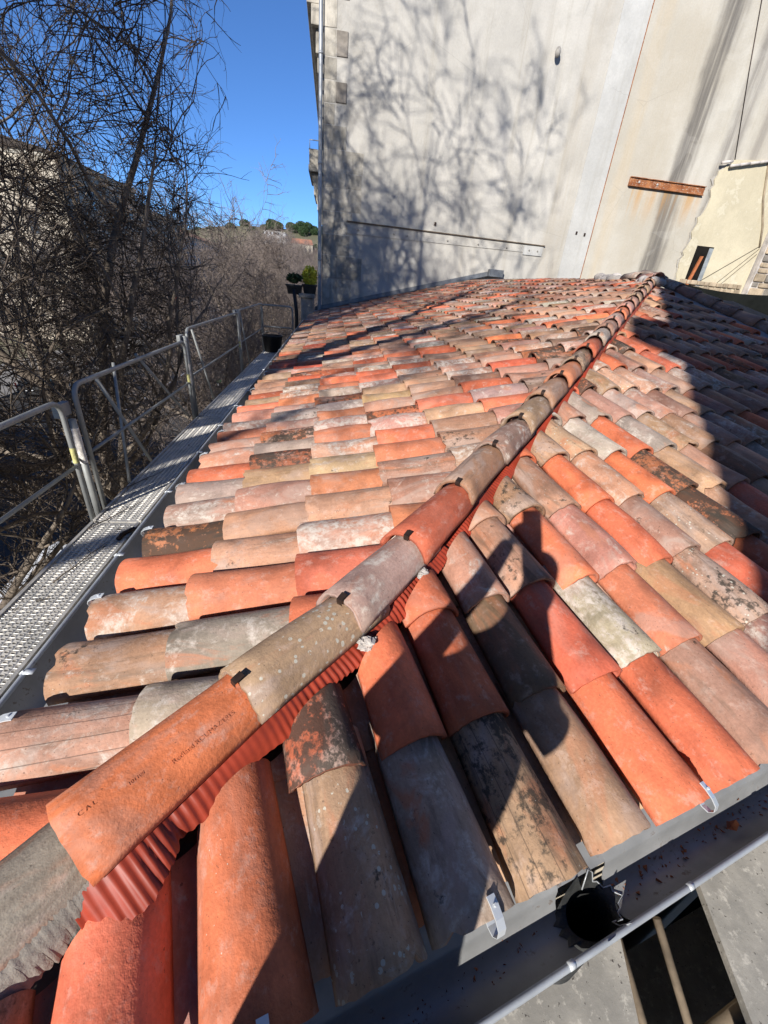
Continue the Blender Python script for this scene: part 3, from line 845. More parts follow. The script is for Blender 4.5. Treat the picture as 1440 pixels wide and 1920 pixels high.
# ---------------- tile hooks on the eaves
def hook(o, ax, ac, nz, w=.011):
    prof = [(.036, .0), (.022, .0015), (.004, .0005), (-.010, -.004), (-.017, -.015), (-.013, -.026), (.000, -.030), (.012, -.028)]
    v = []
    for a, b in prof: v += [o + ax * a + nz * b - ac * w, o + ax * a + nz * b + ac * w]
    v += [p - nz * .0025 for p in v]
    n = len(prof); f = [(2 * q, 2 * q + 1, 2 * q + 3, 2 * q + 2) for q in range(n - 1)] + [(2 * n + 2 * q + 2, 2 * n + 2 * q + 3, 2 * n + 2 * q + 1, 2 * n + 2 * q) for q in range(n - 1)]
    for sgn in (0, 1): f += [(2 * q + sgn, 2 * q + 2 + sgn, 2 * n + 2 * q + 2 + sgn, 2 * n + 2 * q + sgn) for q in range(n - 1)]
    b = MB().add(v, f)
    b.tube([o + ax * .022 + nz * .0, o + ax * .022 + nz * .006], .0032, 6)
    b.build('tile_hook', M_HOOK, house, False)
NZL = np.cross(AX, AC); NZN = np.cross(ACN, AXN); NZN = NZN if NZN[2] > 0 else -NZN
NZL = NZL if NZL[2] > 0 else -NZL
for j in (0, 2, 4, 6, 8, 10, 13, 16, 20, 24):
    yc = .67 + SPC * j + .03
    x = C[0] + .055
    hook(np.array([x, yc, zl(x) + .004]) + NZL * (.02 + .0825), AX, AC, NZL)
for s in (.784, 1.176, 1.752, 2.31, 2.87):
    sc_ = .77 + SPN * round((s - .77) / SPN); q = s - sc_
    q *= .55; fi = math.asin(max(-.9, min(.9, q / .0865)))
    n2_ = NZN * math.cos(fi) + ACN * math.sin(fi); a2_ = ACN * math.cos(fi) - NZN * math.sin(fi)
    base_ = near(sc_, .172, .004) + NZN * (.021 + .08 * (math.cos(fi) - .139) / .861) + ACN * q
    hook(base_ + n2_ * .004, AXN, a2_, n2_, .0085)
# crumbs of soil and moss along the gutter bed
cb = MB()
for q in range(260):
    s_ = rng.uniform(1.53, 2.35) if q < 170 else rng.uniform(.75, 1.34)
    dd = GC + (rng.normal() * .010 + (.008 if q < 170 else .012)); r_ = rng.uniform(.0012, .0042) * (1.2 if q < 170 else .8)
    p = C[:2] + s_ * U + dd * NN; zz = Z - 1.096 - GD * math.sqrt(max(.02, 1 - ((dd - GC) / GR) ** 2))
    tri = [np.array([p[0], p[1], zz]) + rng.normal(size=3) * r_ for _ in range(3)] + [np.array([p[0], p[1], zz + r_ * 1.4])]
    cb.add(tri, [(0, 1, 3), (1, 2, 3), (2, 0, 3), (0, 2, 1)])
tag(cb.build('gutter_debris', M_DLEAFB, gn), kind='stuff')
# dry leaf and crumbs lying in the near gutter
lf = near(1.93, .128, 0); lf[2] = Z - 1.146
V = [lf + Un * a * .022 + Nn * b * .016 + Zn * c for a, b, c in ((-1, 0, .004), (-.4, .7, .010), (.2, .55, .002), (1, .3, .008), (.6, -.4, .013), (-.1, -.8, .004), (0, 0, -.002))]
dl = MB().add(V, [(i, (i + 1) % 6, 6) for i in range(6)]).build('dry_leaf', M_DLEAFB)
tag(dl, 'curled russet dry leaf lying in the near zinc gutter', 'leaf')

# ================================================================== END BUILDING (the tall pale wall)
endb = thing('end_building', 'tall pale rendered building with stone quoins whose blank side wall closes the roof', 'building', (4.5, YW, 0))
TOPZ = Z + 15
wall = MB().box((-.38, YW, 0), (26, YW + 14, TOPZ)).build('side_wall', M_PLAST, endb)
# corner stones, left edge x = -.38; each is a block of its own, a little proud
QU = [(-.04, 5.94, 6.46, 0), (.27, 5.38, 5.92, 1), (-.02, 4.93, 5.36, 0), (.27, 4.44, 4.91, 1), (-.06, 3.98, 4.42, 0), (.30, 3.44, 3.96, 0),
      (.83, 2.91, 3.42, 0), (.29, 2.53, 2.89, 0), (.81, 1.95, 2.51, 0), (.55, 1.35, 1.92, 0), (.49, .77, 1.32, 0), (.91, .10, .74, 0), (.6, -.52, .08, 0), (.85, -.95, -.54, 0)]
zt = 6.48
for i in range(14):
    QU.append((-.04 if i % 2 else .28, zt, zt + .5, 0)); zt += .53
for i, (x1, z0, z1, dk_) in enumerate(QU):
    pr = .004 + rng.uniform(0, .009)
    if dk_:
        MB().box((-.386, YW - pr, Z + z0 + .008), (-.05, YW + .2, Z + z1 - .008)).build('quoin_stone', M_STONE, endb, bevel=.008)
        MB().box((-.038, YW - pr - .022, Z + z0 + .02), (x1, YW + .1, Z + z1 - .02)).build('quoin_stone', M_STONED, endb, bevel=.012)
    else:
        MB().box((-.386, YW - pr, Z + z0 - .004), (x1, YW + .2, Z + z1 + .002)).build('quoin_stone', M_STONE, endb, bevel=.004)
MB().box((.31, YW - .014, Z + 2.535), (.79, YW + .1, Z + 2.885)).build('quoin_stone', M_STONE, endb, bevel=.008)
# drainpipe on the corner
MB().tube([(-.455, YW - .06, z) for z in np.linspace(0, TOPZ, 12)], .058, 12).build('drainpipe', M_OLDPIPE, endb, True)
for z in (Z + .6, Z + 3.05, Z + 5.4):
    MB().tube([(-.455, YW - .06, z - .03), (-.455, YW - .06, z + .03)], .066, 12).build('pipe_collar', M_OLDPIPE, endb, True)
# long cement ledge, its rusty top edge and bolts
def wq(px0, px1, z0a, z1a, z0b, z1b, y0, y1):
    v = [(px0, y0, z0a), (px1, y0, z0b), (px1, y1, z0b), (px0, y1, z0a), (px0, y0, z1a), (px1, y0, z1b), (px1, y1, z1b), (px0, y1, z1a)]
    return v, [(0, 3, 2, 1), (4, 5, 6, 7), (0, 1, 5, 4), (1, 2, 6, 5), (2, 3, 7, 6), (3, 0, 4, 7)]
ld = MB().add(*wq(.41, 7.05, Z + 1.39, Z + 1.70, Z + 1.40, Z + 1.62, YW - .022, YW)).build('cement_ledge', M_PLAST, endb)
MB().add(*wq(.38, 7.07, Z + 1.703, Z + 1.728, Z + 1.623, Z + 1.646, YW - .075, YW)).build('rusty_angle', M_OLDWOOD, ld)
MB().box((6.35, YW - .036, Z + 1.33), (7.03, YW - .024, Z + 1.60)).build('end_plate', M_STRIPR, ld)
for x in (.75, 1.9, 2.35, 3.7, 4.75, 5.75, 6.55, 6.85):
    MB().sphere((x, YW - .05, Z + 1.52 - .008 * x), .024, 8, 5).build('bolt', M_CONC, ld, True)
# pale vertical cement strip
MB().box((7.78, YW - .022, Z - .6), (8.62, YW, TOPZ)).build('cement_strip', M_STRIPR, endb)
MB().box((8.622, YW - .03, Z - .6), (8.645, YW, TOPZ)).build('joint_cover', M_RUST, endb)
# rusty beam
bmm = MB().box((9.42, YW - .10, Z + 3.50), (12.12, YW, Z + 3.52)).box((9.42, YW - .10, Z + 3.72), (12.12, YW, Z + 3.74)).box((9.42, YW - .055, Z + 3.52), (12.12, YW - .003, Z + 3.72))
bmm.build('rusty_beam', M_RUST, endb)
for x in (9.75, 10.4): MB().sphere((x, YW - .06, Z + 3.62), .035, 8, 5).build('beam_bolt', M_STRIPR, endb, True)
# wall anchor, small fixings, cable
an = MB().tube([(6.14, YW, Z + 6.22), (6.12, YW - .14, Z + 6.20)], .035, 10).sphere((6.13, YW - .15, Z + 6.16), .10, 10, 7, (.8, .8, 1.2))
an.build('wall_anchor', M_CONC, endb, True)
for x, z in ((3.2, 1.86), (8.05, 2.05), (8.35, 2.03)): MB().box((x, YW - .04, Z + z), (x + .06, YW - .002, Z + z + .09)).build('wall_fixing', M_CLIP, endb)
MB().tube([(11.72, YW - .03, Z + 8.2), (12.2, YW - .03, Z + 6.5), (12.84, YW - .03, Z + 4.44)], .012, 5).build('wall_cable', M_CLIP, endb, True)
# street front seen end on: cornices, balcony with a scrolled bracket
for z0, z1, pj in ((6.1, 6.5, .36), (6.5, 6.9, .48), (3.9, 4.05, .10)):
    MB().box((-.38 - pj, YW + .45, Z + z0), (-.383, YW + 13, Z + z1)).build('cornice', M_STONE, endb, bevel=.02)
for i in range(8): MB().box((-.62, YW + .6 + i * 1.3, Z + 5.6), (-.383, YW + .9 + i * 1.3, Z + 6.08)).build('cornice_bracket', M_STONE, endb, bevel=.03)
for i in range(3):
    y = YW + 1.1 + i * 4.2
    bal = MB().box((-.86, y, Z + 3.05), (-.383, y + 2.4, Z + 3.22)).box((-.84, y + .05, Z + 3.22), (-.78, y + 2.35, Z + 3.62)).box((-.84, y + .05, Z + 3.22), (-.385, y + .12, Z + 3.62)).build('balcony', M_STONE, endb, bevel=.012)
    MB().tube([(-.82, y + .08, Z + 3.62), (-.82, y + .08, Z + 3.84), (-.4, y + .08, Z + 3.84)], .014, 6).build('rail', M_GALV, bal, True)
    for yy in (y + .15, y + 2.0):
        pts = [(-.39, Z + 2.1), (-.52, Z + 2.25), (-.60, Z + 2.5), (-.72, Z + 2.75), (-.80, Z + 3.04), (-.39, Z + 3.04)]
        v = [(x, yy, z) for x, z in pts] + [(x, yy + .25, z) for x, z in pts]
        n = len(pts)
        MB().add(v, [tuple(range(n)), tuple(range(n, 2 * n))[::-1]] + [(j, n + j, n + (j + 1) % n, (j + 1) % n) for j in range(n)]).build('scroll_bracket', M_STONE, bal)
    wd = MB().box((-.40, y + .6, Z + 3.25), (-.375, y + 1.8, Z + 5.4)).build('window', M_SHUT, endb)
    MB().box((-.404, y + .7, Z + 3.35), (-.401, y + 1.7, Z + 5.3)).build('pane', M_GLASS, wd)

# garden pier and planters beside the corner
pier = thing('garden_pier', 'grey rendered garden pier with a stone cap beside the grey drainpipe', 'pier', (-.8, 15.1, 0))
MB().box((-1.0, 14.8, 0), (-.62, 15.55, Z - .52)).build('shaft', M_CONC, pier, bevel=.015)
MB().box((-1.06, 14.74, Z - .517), (-.58, 15.6, Z - .40)).build('cap', M_STONE, pier, bevel=.02)
pipe2 = MB().tube([(-1.14, 14.75, 0), (-1.14, 14.75, Z - .9), (-1.2, 14.72, Z - .3)], .055, 8).build('black_post', M_BLACKP, None, True)
tag(pipe2, 'black downpipe in front of the grey garden pier', 'downpipe')
def leaf_ball(c, r, n, sz, sc=(1, 1, 1), up=.3):
    d = rng.normal(size=(n, 3)); d /= np.linalg.norm(d, axis=1)[:, None]
    rad = r * rng.uniform(.35, 1, n) ** .6
    p = np.array(c) + d * rad[:, None] * np.array(sc)
    a = rng.normal(size=(n, 3)) + np.array([0, 0, up]); a /= np.linalg.norm(a, axis=1)[:, None]
    b = np.cross(a, rng.normal(size=(n, 3))); b /= np.linalg.norm(b, axis=1)[:, None]
    s = sz * rng.uniform(.6, 1.3, n)[:, None]
    V = np.stack([p - b * s * .4, p + a * s, p + b * s * .4, p - a * s * .6], 1).reshape(-1, 3)
    return V, np.arange(4 * n).reshape(n, 4)
def planter(name, label, cx, cy, z, w, mat_leaf, r, n, sc):
    t = thing(name, label, 'planter', (cx, cy, z))
    MB().add([(cx - w * a, cy - w * .8 * b, z + q) for q, k in ((0, .8), (.26, 1.)) for a, b in ((-k, -k), (k, -k), (k, k), (-k, k))],
             [(0, 3, 2, 1), (0, 1, 5, 4), (1, 2, 6, 5), (2, 3, 7, 6), (3, 0, 4, 7), (4, 5, 6, 7)]).build('trough', M_BLACKP, t)
    MB().box((cx - w * 1.06, cy - w * .86, z + .215), (cx + w * 1.06, cy + w * .86, z + .262)).build('rim', M_BLACKP, t)
    V, F = leaf_ball((cx, cy, z + .28 + r * .75), r, n, .06, sc)
    obj('foliage', mesh('foliage', V, F, mat_leaf), t)
    MB().tube([(cx, cy, z + .26), (cx, cy, z + .3 + r)], .015, 5).build('stem', M_BARK, t)
planter('shrub_planter', 'yellow leaved round shrub in a black trough on the garden pier', -.74, 15.15, Z - .40, .22, M_YLEAF, .27, 1100, (.9, .9, 1.05))
planter('green_planter', 'dark green plant in a black trough held out left of the yellow shrub', -1.2, 14.95, Z - .44, .24, M_DLEAF, .21, 500, (1.2, 1, .65))

# ================================================================== YELLOW REAR BUILDING
yb = thing('yellow_building', 'pale yellow rendered house with a tile coping and a boarded narrow window, right background', 'building', (14.5, YW - .5, 0))
Yf = YW - .06
def jag(pts, n=5, amp=.05):
    out = []
    for (a, b) in zip(pts, pts[1:]):
        for q in range(n):
            t = q / n; out.append((a[0] + (b[0] - a[0]) * t + rng.normal() * amp, a[1] + (b[1] - a[1]) * t + rng.normal() * amp * .6))
    out.append(pts[-1]); return out
left = jag([(12.73, 4.46), (12.33, 4.10), (12.42, 3.35), (12.27, 2.6), (12.2, 1.8), (12.28, 1.10), (12.3, -.6)])
WIN = ((12.60, .80), (13.27, 2.14))
right = [(15.05, -.6), (15.07, 4.72)]
def slab(poly, y0, y1):
    n = len(poly)
    v = [(x, y0, Z + z) for x, z in poly] + [(x, y1, Z + z) for x, z in poly]
    return v, [tuple(range(n)), tuple(range(n, 2 * n))[::-1]] + [(i, n + i, n + (i + 1) % n, (i + 1) % n) for i in range(n)]
def tri_slab(name, poly, y0, y1, mat, parent, hole=None):
    """extrudes a concave outline (x, z), with an optional rectangular opening"""
    bm = bmesh.new()
    vs_ = [bm.verts.new((x, y0, Z + z)) for x, z in poly]; es = [bm.edges.new((vs_[i], vs_[(i + 1) % len(vs_)])) for i in range(len(vs_))]
    if hole:
        (x0, z0), (x1, z1) = hole
        hs = [bm.verts.new((x, y0, Z + z)) for x, z in ((x0, z0), (x1, z0), (x1, z1), (x0, z1))]
        es += [bm.edges.new((hs[i], hs[(i + 1) % 4])) for i in range(4)]
    r = bmesh.ops.triangle_fill(bm, edges=es, use_beauty=True)
    fs = [f for f in r['geom'] if isinstance(f, bmesh.types.BMFace)]
    ex = bmesh.ops.extrude_face_region(bm, geom=fs)
    for v in [v for v in ex['geom'] if isinstance(v, bmesh.types.BMVert)]: v.co.y = y1
    bmesh.ops.recalc_face_normals(bm, faces=bm.faces)
    me = bpy.data.meshes.new(name); bm.to_mesh(me); bm.free(); me.materials.append(mat)
    return obj(name, me, parent)
tri_slab('front_wall', left[::-1] + [(15.07, 4.72), (15.05, -.6)][0:2], Yf, YW - .002, M_YELL, yb, WIN)
# grey rim of old render where the yellow coat breaks off
rim = [(x - .05 + rng.normal() * .03, z) for x, z in left]
tri_slab('broken_edge', rim[::-1] + [(x + .12, z + .001) for x, z in left], YW - .03, YW - .001, M_CONC, yb)
wn_ = MB().box((WIN[0][0] - .002, YW - .058, Z + WIN[0][1]), (WIN[1][0], YW - .0015, Z + WIN[1][1])).build('window', M_VOID, yb)
MB().obox((12.80, YW - .09, Z + 1.32), (.045, 0, 0), (0, .03, 0), (.10, 0, .52)).build('wood_brace', M_WOOD, wn_)
MB().box((12.62, YW - .10, Z + 1.0), (13.1, YW - .05, Z + 1.08)).build('wood_sill', M_WOOD, wn_)
MB().box((13.1, YW - .07, Z + .82), (13.26, YW - .0585, Z + 2.1)).build('shutter', M_SHUT, wn_)
# coping tiles, rising to the right
for i in range(9):
    x = 12.3 + i * .33; z = 4.16 + (x - 12.3) * .2
    if i == 0: z += .12
    MB().tube([(x, YW - .16, Z + z + .08), (x + .36, YW - .16, Z + z + .15)], [.045, .036], 9).build('coping_tile', M_MORTAR, yb, True)
# rubble course at its foot
x = 12.3
for row in range(2):
    x = 12.32 + row * .1
    while x < 14.9:
        w_ = rng.uniform(.14, .30); h_ = .15
        MB().box((x, Yf - .05 - rng.uniform(0, .03), Z + .80 + row * .165), (x + w_ - .02, Yf + .02, Z + .80 + row * .165 + h_ * rng.uniform(.8, 1))).build('rubble_stone', M_RUBBLE, yb, bevel=.025)
        x += w_
# rubble corner at the right
z = Z + .2
while z < Z + 4.2:
    h_ = rng.uniform(.16, .34); x = 15.1 + rng.uniform(0, .05)
    while x < 16.4:
        w_ = rng.uniform(.22, .6)
        MB().box((x, YW - .30 - rng.uniform(0, .05), z), (min(x + w_, 16.6), YW - .01, z + h_ - .025)).build('corner_stone', M_RUBBLE if rng.uniform() < .7 else M_STONED, yb, bevel=.035)
        x += w_ + .03
    z += h_
MB().box((15.08, YW - .27, Z - .5), (16.6, YW - .011, Z + 4.3)).build('stone_bedding', M_MORTAR, yb)
MB().box((16.0, YW - 3.4, Z - 3), (16.4, YW - .35, Z + 1.2)).build('flank_wall', M_STRIPR, yb)
for i, (a, b) in enumerate((((15.0, 2.35), (12.9, .9)), ((15.0, 2.25), (13.6, .8)), ((15.0, 2.1), (13.95, .95)))):
    MB().tube([(a[0], YW - .09, Z + a[1]), (b[0], YW - .09, Z + b[1])], .008, 4).build('wire', M_CLIP, yb)
MB().tube([(14.0, YW - .08, Z + 4.55), (14.35, YW - .08, Z + 3.6), (14.75, YW - .08, Z + 2.9), (14.98, YW - .08, Z + 2.3)], .035, 5).build('crack_fill', M_RUBBLE, yb, True)
# black tarpaulin
tx = np.linspace(0, 1, 26); tz = np.linspace(0, 1, 9); V = []
for a in tx:
    for b in tz:
        x = 10.9 + 4.4 * a; zt = .83 + .10 * (1 - a) ** 2 - .10 * math.sin(a * math.pi); y = 14.4 + .07 * math.sin(a * 21 + b * 2) * b + .03 * math.sin(a * 47)
        V.append((x - .25 * b * a, y - .3 * b, Z + zt - 1.9 * b))
V = np.array(V); F = np.array([(i * 9 + j, i * 9 + j + 1, (i + 1) * 9 + j + 1, (i + 1) * 9 + j) for i in range(25) for j in range(8)])
V = np.concatenate([V, V + (0, .012, 0)]); n = 26 * 9
F = np.concatenate([F, F[:, ::-1] + n])
tg = obj('tarpaulin', mesh('tarpaulin', V, F, M_TARP, True)); tag(tg, 'black tarpaulin sheet hung between the tiles and the yellow house', 'tarpaulin')

# ================================================================== STREET SIDE SCAFFOLD
DZ = Z - 1.70
sc = thing('scaffold_walkway', 'galvanised scaffold walkway with perforated steel decks and guardrails along the street side gutter', 'scaffold', (-1.6, 6, 0))
def perforated(name, x0, x1, y0, y1, z, pitch_y, pitch_x, hw, hh, parent, mat):
    nx = int(round((x1 - x0 - .05) / pitch_x)); ny = int(round((y1 - y0 - .04) / pitch_y))
    ax = (x0 + x1) / 2 - nx * pitch_x / 2; ay = (y0 + y1) / 2 - ny * pitch_y / 2
    V = []; F = []; off = 0
    for i in range(nx):
        for j in range(ny):
            cx = ax + (i + .5) * pitch_x; cy = ay + (j + .5) * pitch_y + (pitch_y * .25 if i % 2 else -pitch_y * .25) * .6
            gx0 = ax + i * pitch_x; gy0 = ay + j * pitch_y
            out = [(gx0, gy0), (gx0 + pitch_x, gy0), (gx0 + pitch_x, gy0 + pitch_y), (gx0, gy0 + pitch_y)]
            K = 8
            for (a, b) in out: V.append((a, b, z))
            for k in range(K):
                q = 2 * math.pi * k / K - math.pi * .75
                V.append((cx + hw * math.cos(q), cy + hh * math.sin(q), z + .004))
            for k in range(K):
                q = 2 * math.pi * k / K - math.pi * .75
                V.append((cx + hw * .85 * math.cos(q), cy + hh * .85 * math.sin(q), z - .012))
            for c in range(4):
                n0, n1, n2 = 4 + (2 * c) % K, 4 + (2 * c + 1) % K, 4 + (2 * c + 2) % K
                F.append((off + c, off + n1, off + n0)); F.append((off + c, off + (c + 1) % 4, off + n1)); F.append((off + (c + 1) % 4, off + n2, off + n1))
            for k in range(K): F.append((off + 4 + k, off + 4 + (k + 1) % K, off + 12 + (k + 1) % K, off + 12 + k))
            off += 20
    b = MB().add(V, F)
    e = z - .0005
    b.box((x0, y0, z - .05), (ax + .0005, y1, e)).box((ax + nx * pitch_x - .0005, y0, z - .05), (x1, y1, e))
    b.box((ax, y0, z - .05), (ax + nx * pitch_x, ay, e)).box((ax, ay + ny * pitch_y, z - .05), (ax + nx * pitch_x, y1, e))
    for q in (x0 + .012, x1 - .012): b.box((q - .01, y0, z), (q + .01, y1, z + .012))
    return b.build(name, mat, parent)
ys_ = [-.35, 2.86, 5.62, 8.86, 11.9]
for a, b in zip(ys_, ys_[1:]):
    fine = a < 5
    perforated('deck_plank', -1.735, -1.395, a + .012, b - .012, DZ, .028 if fine else .045, .034 if fine else .045, .0105 if fine else .014, .0075 if fine else .012, sc, M_DECK)
    perforated('deck_plank', -1.38, -1.04, a + .012, b - .012, DZ, .09, .085, .02, .02, sc, M_DECK)
for y in ys_:
    MB().box((-1.80, y - .026, DZ - .12), (-.95, y + .026, DZ - .052)).build('transom', M_GALV, sc)
    for x in (-1.82, -.98):
        MB().tube([(x, y, .12), (x, y, DZ - .13)], .024, 8).build('standard', M_GALV, sc, True)
MB().tube([(-1.44, y_, DZ + .02) for y_ in (2.60, 2.66)] + [(-1.39, 2.72, DZ + .03), (-1.30, 2.74, DZ + .0)], .016, 7).build('deck_clamp', M_CLIP, sc, True)
def bend(pts, r=.10, n=5):
    out = [np.array(pts[0], float)]
    for a, b, c in zip(pts, pts[1:], pts[2:]):
        a, b, c = (np.array(q, float) for q in (a, b, c))
        d0 = (a - b) / np.linalg.norm(a - b); d1 = (c - b) / np.linalg.norm(c - b)
        for k in range(n + 1):
            t = k / n; out.append((1 - t) ** 2 * (b + d0 * r) + 2 * t * (1 - t) * b + t ** 2 * (b + d1 * r))
    out.append(np.array(pts[-1], float)); return out
def guardrail(y0, y1, top, taped):
    zt = DZ + top
    g = MB().tube(bend([(-1.765, y0, DZ - .05), (-1.765, y0, zt), (-1.765, y1, zt), (-1.765, y1, DZ - .05)]), .0175, 10).build('guardrail', M_GALV, sc, True)
    MB().tube([(-1.765, y0, DZ + top * .48), (-1.765, y1, DZ + top * .48)], .0125, 8).build('mid_rail', M_GALV, g, True)
    if taped:
        MB().tube([(-1.765, y1, DZ + .44), (-1.765, y1, DZ + .55)], .0185, 10, False).build('yellow_sticker', M_YTAPE, g, True)
    MB().tube([(-1.83, y0 + .45, DZ + top * .95), (-1.84, y0 + 1.5, DZ - .6)], .015, 7).build('diagonal_brace', M_GALV, g, True)
    return g
guardrail(-.2, 2.93, .87, True); guardrail(3.12, 5.56, .93, True); guardrail(5.70, 8.80, 1.05, True); guardrail(8.92, 11.85, 1.08, False)
for i, y in enumerate((3.03, 5.63, 8.86)):
    MB().tube([(-1.772, y, DZ - .3), (-1.772, y, DZ + (.72, .98, 1.1)[i])], .024, 10).build('standard_top', M_GALV, sc, True)
    MB().tube([(-1.772, y, DZ + .40), (-1.772, y, DZ + .66)], .0252, 10, False).build('paint_splashes', M_WTAPE, sc, True)
    MB().box((-1.845, y - .07, DZ + (.74, .90, 1.0)[i]), (-1.80, y + .07, DZ + (.83, .99, 1.09)[i])).build('coupling_plate', M_GALV, sc, bevel=.006)
    MB().tube([(-1.79, y - .09, DZ + .44), (-1.79, y + .09, DZ + .43)], .012, 6).build('coupling_pin', M_GALV, sc, True)
MB().tube([(-1.85, .2, DZ + .10), (-1.84, 2.95, DZ - .30)], .018, 8).build('diagonal_brace', M_GALV, sc, True)
MB().tube([(-1.88, 4.0, DZ + .93), (-1.80, 3.65, DZ - .05)], .0135, 8).build('prop_tube', M_GALV, sc, True)
MB().tube([(-1.83, 4.35, DZ + .95), (-1.83, 5.55, DZ + .02)], .014, 7).build('diagonal_brace', M_GALV, sc, True)
# end guard
eg = MB().tube(bend([(-1.80, 11.93, DZ - .05), (-1.80, 11.93, DZ + 1.05), (-1.02, 11.93, DZ + 1.05), (-1.02, 11.93, DZ - .05)]), .0205, 10).build('guardrail', M_GALV, sc, True)
MB().tube([(-1.8, 11.93, DZ + .55), (-1.02, 11.93, DZ + .55)], .016, 8).build('mid_rail', M_GALV, eg, True)
# bucket
bk = thing('rubble_bucket', 'black rubber mortar bucket standing at the far end of the walkway', 'bucket', (-1.5, 11.55, DZ))
K = 24; V = []
for (r_, z_) in ((.20, 0), (.245, .36), (.255, .36), (.255, .385), (.235, .385), (.19, .03)):
    V += [(-1.5 + r_ * math.cos(2 * math.pi * j / K), 11.55 + r_ * math.sin(2 * math.pi * j / K), DZ + .004 + z_) for j in range(K)]
F = [(i * K + j, i * K + (j + 1) % K, (i + 1) * K + (j + 1) % K, (i + 1) * K + j) for i in range(5) for j in range(K)] + [tuple(range(K))[::-1], tuple(5 * K + j for j in range(K))]
MB().add(V, F).build('tub', M_BLACKP, bk, True)
MB().tube([(-1.5 + .25 * math.cos(a), 11.55, DZ + .36 + .13 * math.sin(a)) for a in np.linspace(0, math.pi, 9)], .006, 6).build('handle', M_GALV, bk, True)
# fallen twigs on the deck
for i, (x, y, a) in enumerate(((-1.60, 2.95, .5), (-1.66, 3.55, .3), (-1.55, 2.35, 1.1))):
    pts = [(x + .11 * q * math.cos(a) + .01 * math.sin(9 * q), y + .22 * q, DZ + .016 + .006 * math.sin(7 * q)) for q in np.linspace(-1, 1, 7)]
    b = MB().tube(pts, [.0045, .004, .004, .0035, .003, .0025, .0015], 5)
    for k in (2, 3, 4): b.tube([pts[k], (pts[k][0] + .05 * (1 if k % 2 else -1), pts[k][1] + .05, DZ + .02)], .002, 4)
    tw = b.build('fallen_twig', M_TWIG, None, True)
    tag(tw, ['brown fallen twig on the perforated deck beside the first guardrail posts', 'thin fallen twig lying farther along the perforated deck', 'short fallen twig on the deck nearest the camera'][i], 'twig', 'twigs on the walkway')

# ================================================================== PLATFORM BELOW THE NEAR GUTTER
pf = thing('scaffold_platform', 'dusty scaffold platform boards with an open hatch below the near gutter', 'scaffold', (1.1, .3, 0))
PZ = Z - 1.75
MB().prism([(.95, .43), (-.9, .02), (-1.0, -.62), (.55, -.62), (.78, -.1)], PZ - .03, PZ).build('platform_board', M_PANEL, pf)
MB().prism([(1.33, .56), (3.6, 1.12), (3.6, .15), (1.02, -.45)], PZ - .03, PZ).build('platform_board', M_PANEL, pf)
MB().tube([(.9, .14, PZ - .30), (3.6, .86, PZ - .30)], .024, 8).build('ledger', M_OLDWOOD, pf, True)
MB().tube([(-1.0, -.64, PZ - .05), (3.6, -.2, PZ - .05)], .024, 8).build('ledger', M_GALV, pf, True)
lp = MB().prism([(-.9, -.5), (-.9, .1), (3.2, 1.1), (3.2, .3)], PZ - 2.03, PZ - 2.0).build('lower_board', M_PANEL, pf)
for q in (0, 1):
    MB().tube([(.99 + q * .17, .44 + q * .03, PZ - .10), (1.06 + q * .16, .02 + q * .06, PZ - .42)], .014, 8).build('ladder_stile', M_OLDWOOD, pf, True)
MB().box((.75, .05, PZ - .52), (1.75, .11, PZ - .46)).build('ladder_rung', M_OLDWOOD, pf)
nt_ = MB()  # unseen dark sheets added to keep sunlight out below the hatch
nt_.prism([(-1.0, -.70), (3.7, -.26), (3.7, -.25), (-1.0, -.69)], .3, PZ - .08)
nt_.build('shade_sheet', M_SHADESHEET, pf)
nt_ = MB(); nt_.prism([(3.70, -.24), (3.71, -.24), (3.71, 1.4), (3.70, 1.4)], .3, PZ - .08); nt_.build('shade_sheet', M_SHADESHEET, pf)
nt_ = MB(); nt_.prism([(-1.02, -.70), (-1.01, -.70), (-1.01, .2), (-1.02, .2)], .3, PZ - .08); nt_.build('shade_sheet', M_SHADESHEET, pf)
for x, y in ((-.95, -.6), (1.0, -.45), (3.4, .0)):
    MB().tube([(x, y, .12), (x, y, PZ - .06)], .024, 8).build('standard', M_GALV, pf, True)

# ================================================================== TREES
def nrm(v): return v / (np.linalg.norm(v, axis=-1, keepdims=True) + 1e-9)
def grow_paths(p0, d0, L, seg, wig, trop, g):
    """p0,d0: (N,3); L: (N,) -> paths (N,seg+1,3)"""
    P = [p0]; d = nrm(d0); st_ = (L / seg)[:, None]
    for i in range(seg):
        d = nrm(d + g.normal(size=d.shape) * wig + np.array([0, 0, trop]))
        P.append(P[-1] + d * st_)
    return np.stack(P, 1)
def tubes(paths, r0, r1, k):
    """vectorised tubes; returns verts, faces"""
    Np, S, _ = paths.shape
    t = np.linspace(0, 1, S)[None, :]
    rad = (r0[:, None] * (1 - t) + r1[:, None] * t)
    tan = nrm(np.gradient(paths, axis=1))
    ref = np.where(np.abs(tan[..., 2:3]) < .9, np.array([0, 0, 1.]), np.array([1., 0, 0]))
    a = nrm(np.cross(tan, ref)); b = np.cross(a, tan)
    q = 2 * np.pi * np.arange(k) / k
    V = paths[:, :, None] + rad[..., None, None] * (np.cos(q)[:, None] * a[:, :, None] + np.sin(q)[:, None] * b[:, :, None])
    i = (np.arange(Np)[:, None, None] * S + np.arange(S - 1)[None, :, None]) * k
    j = np.arange(k)[None, None]; j2 = (j + 1) % k
    F = np.stack([i + j, i + j2, i + k + j2, i + k + j], -1).reshape(-1, 4)
    return V.reshape(-1, 3), F
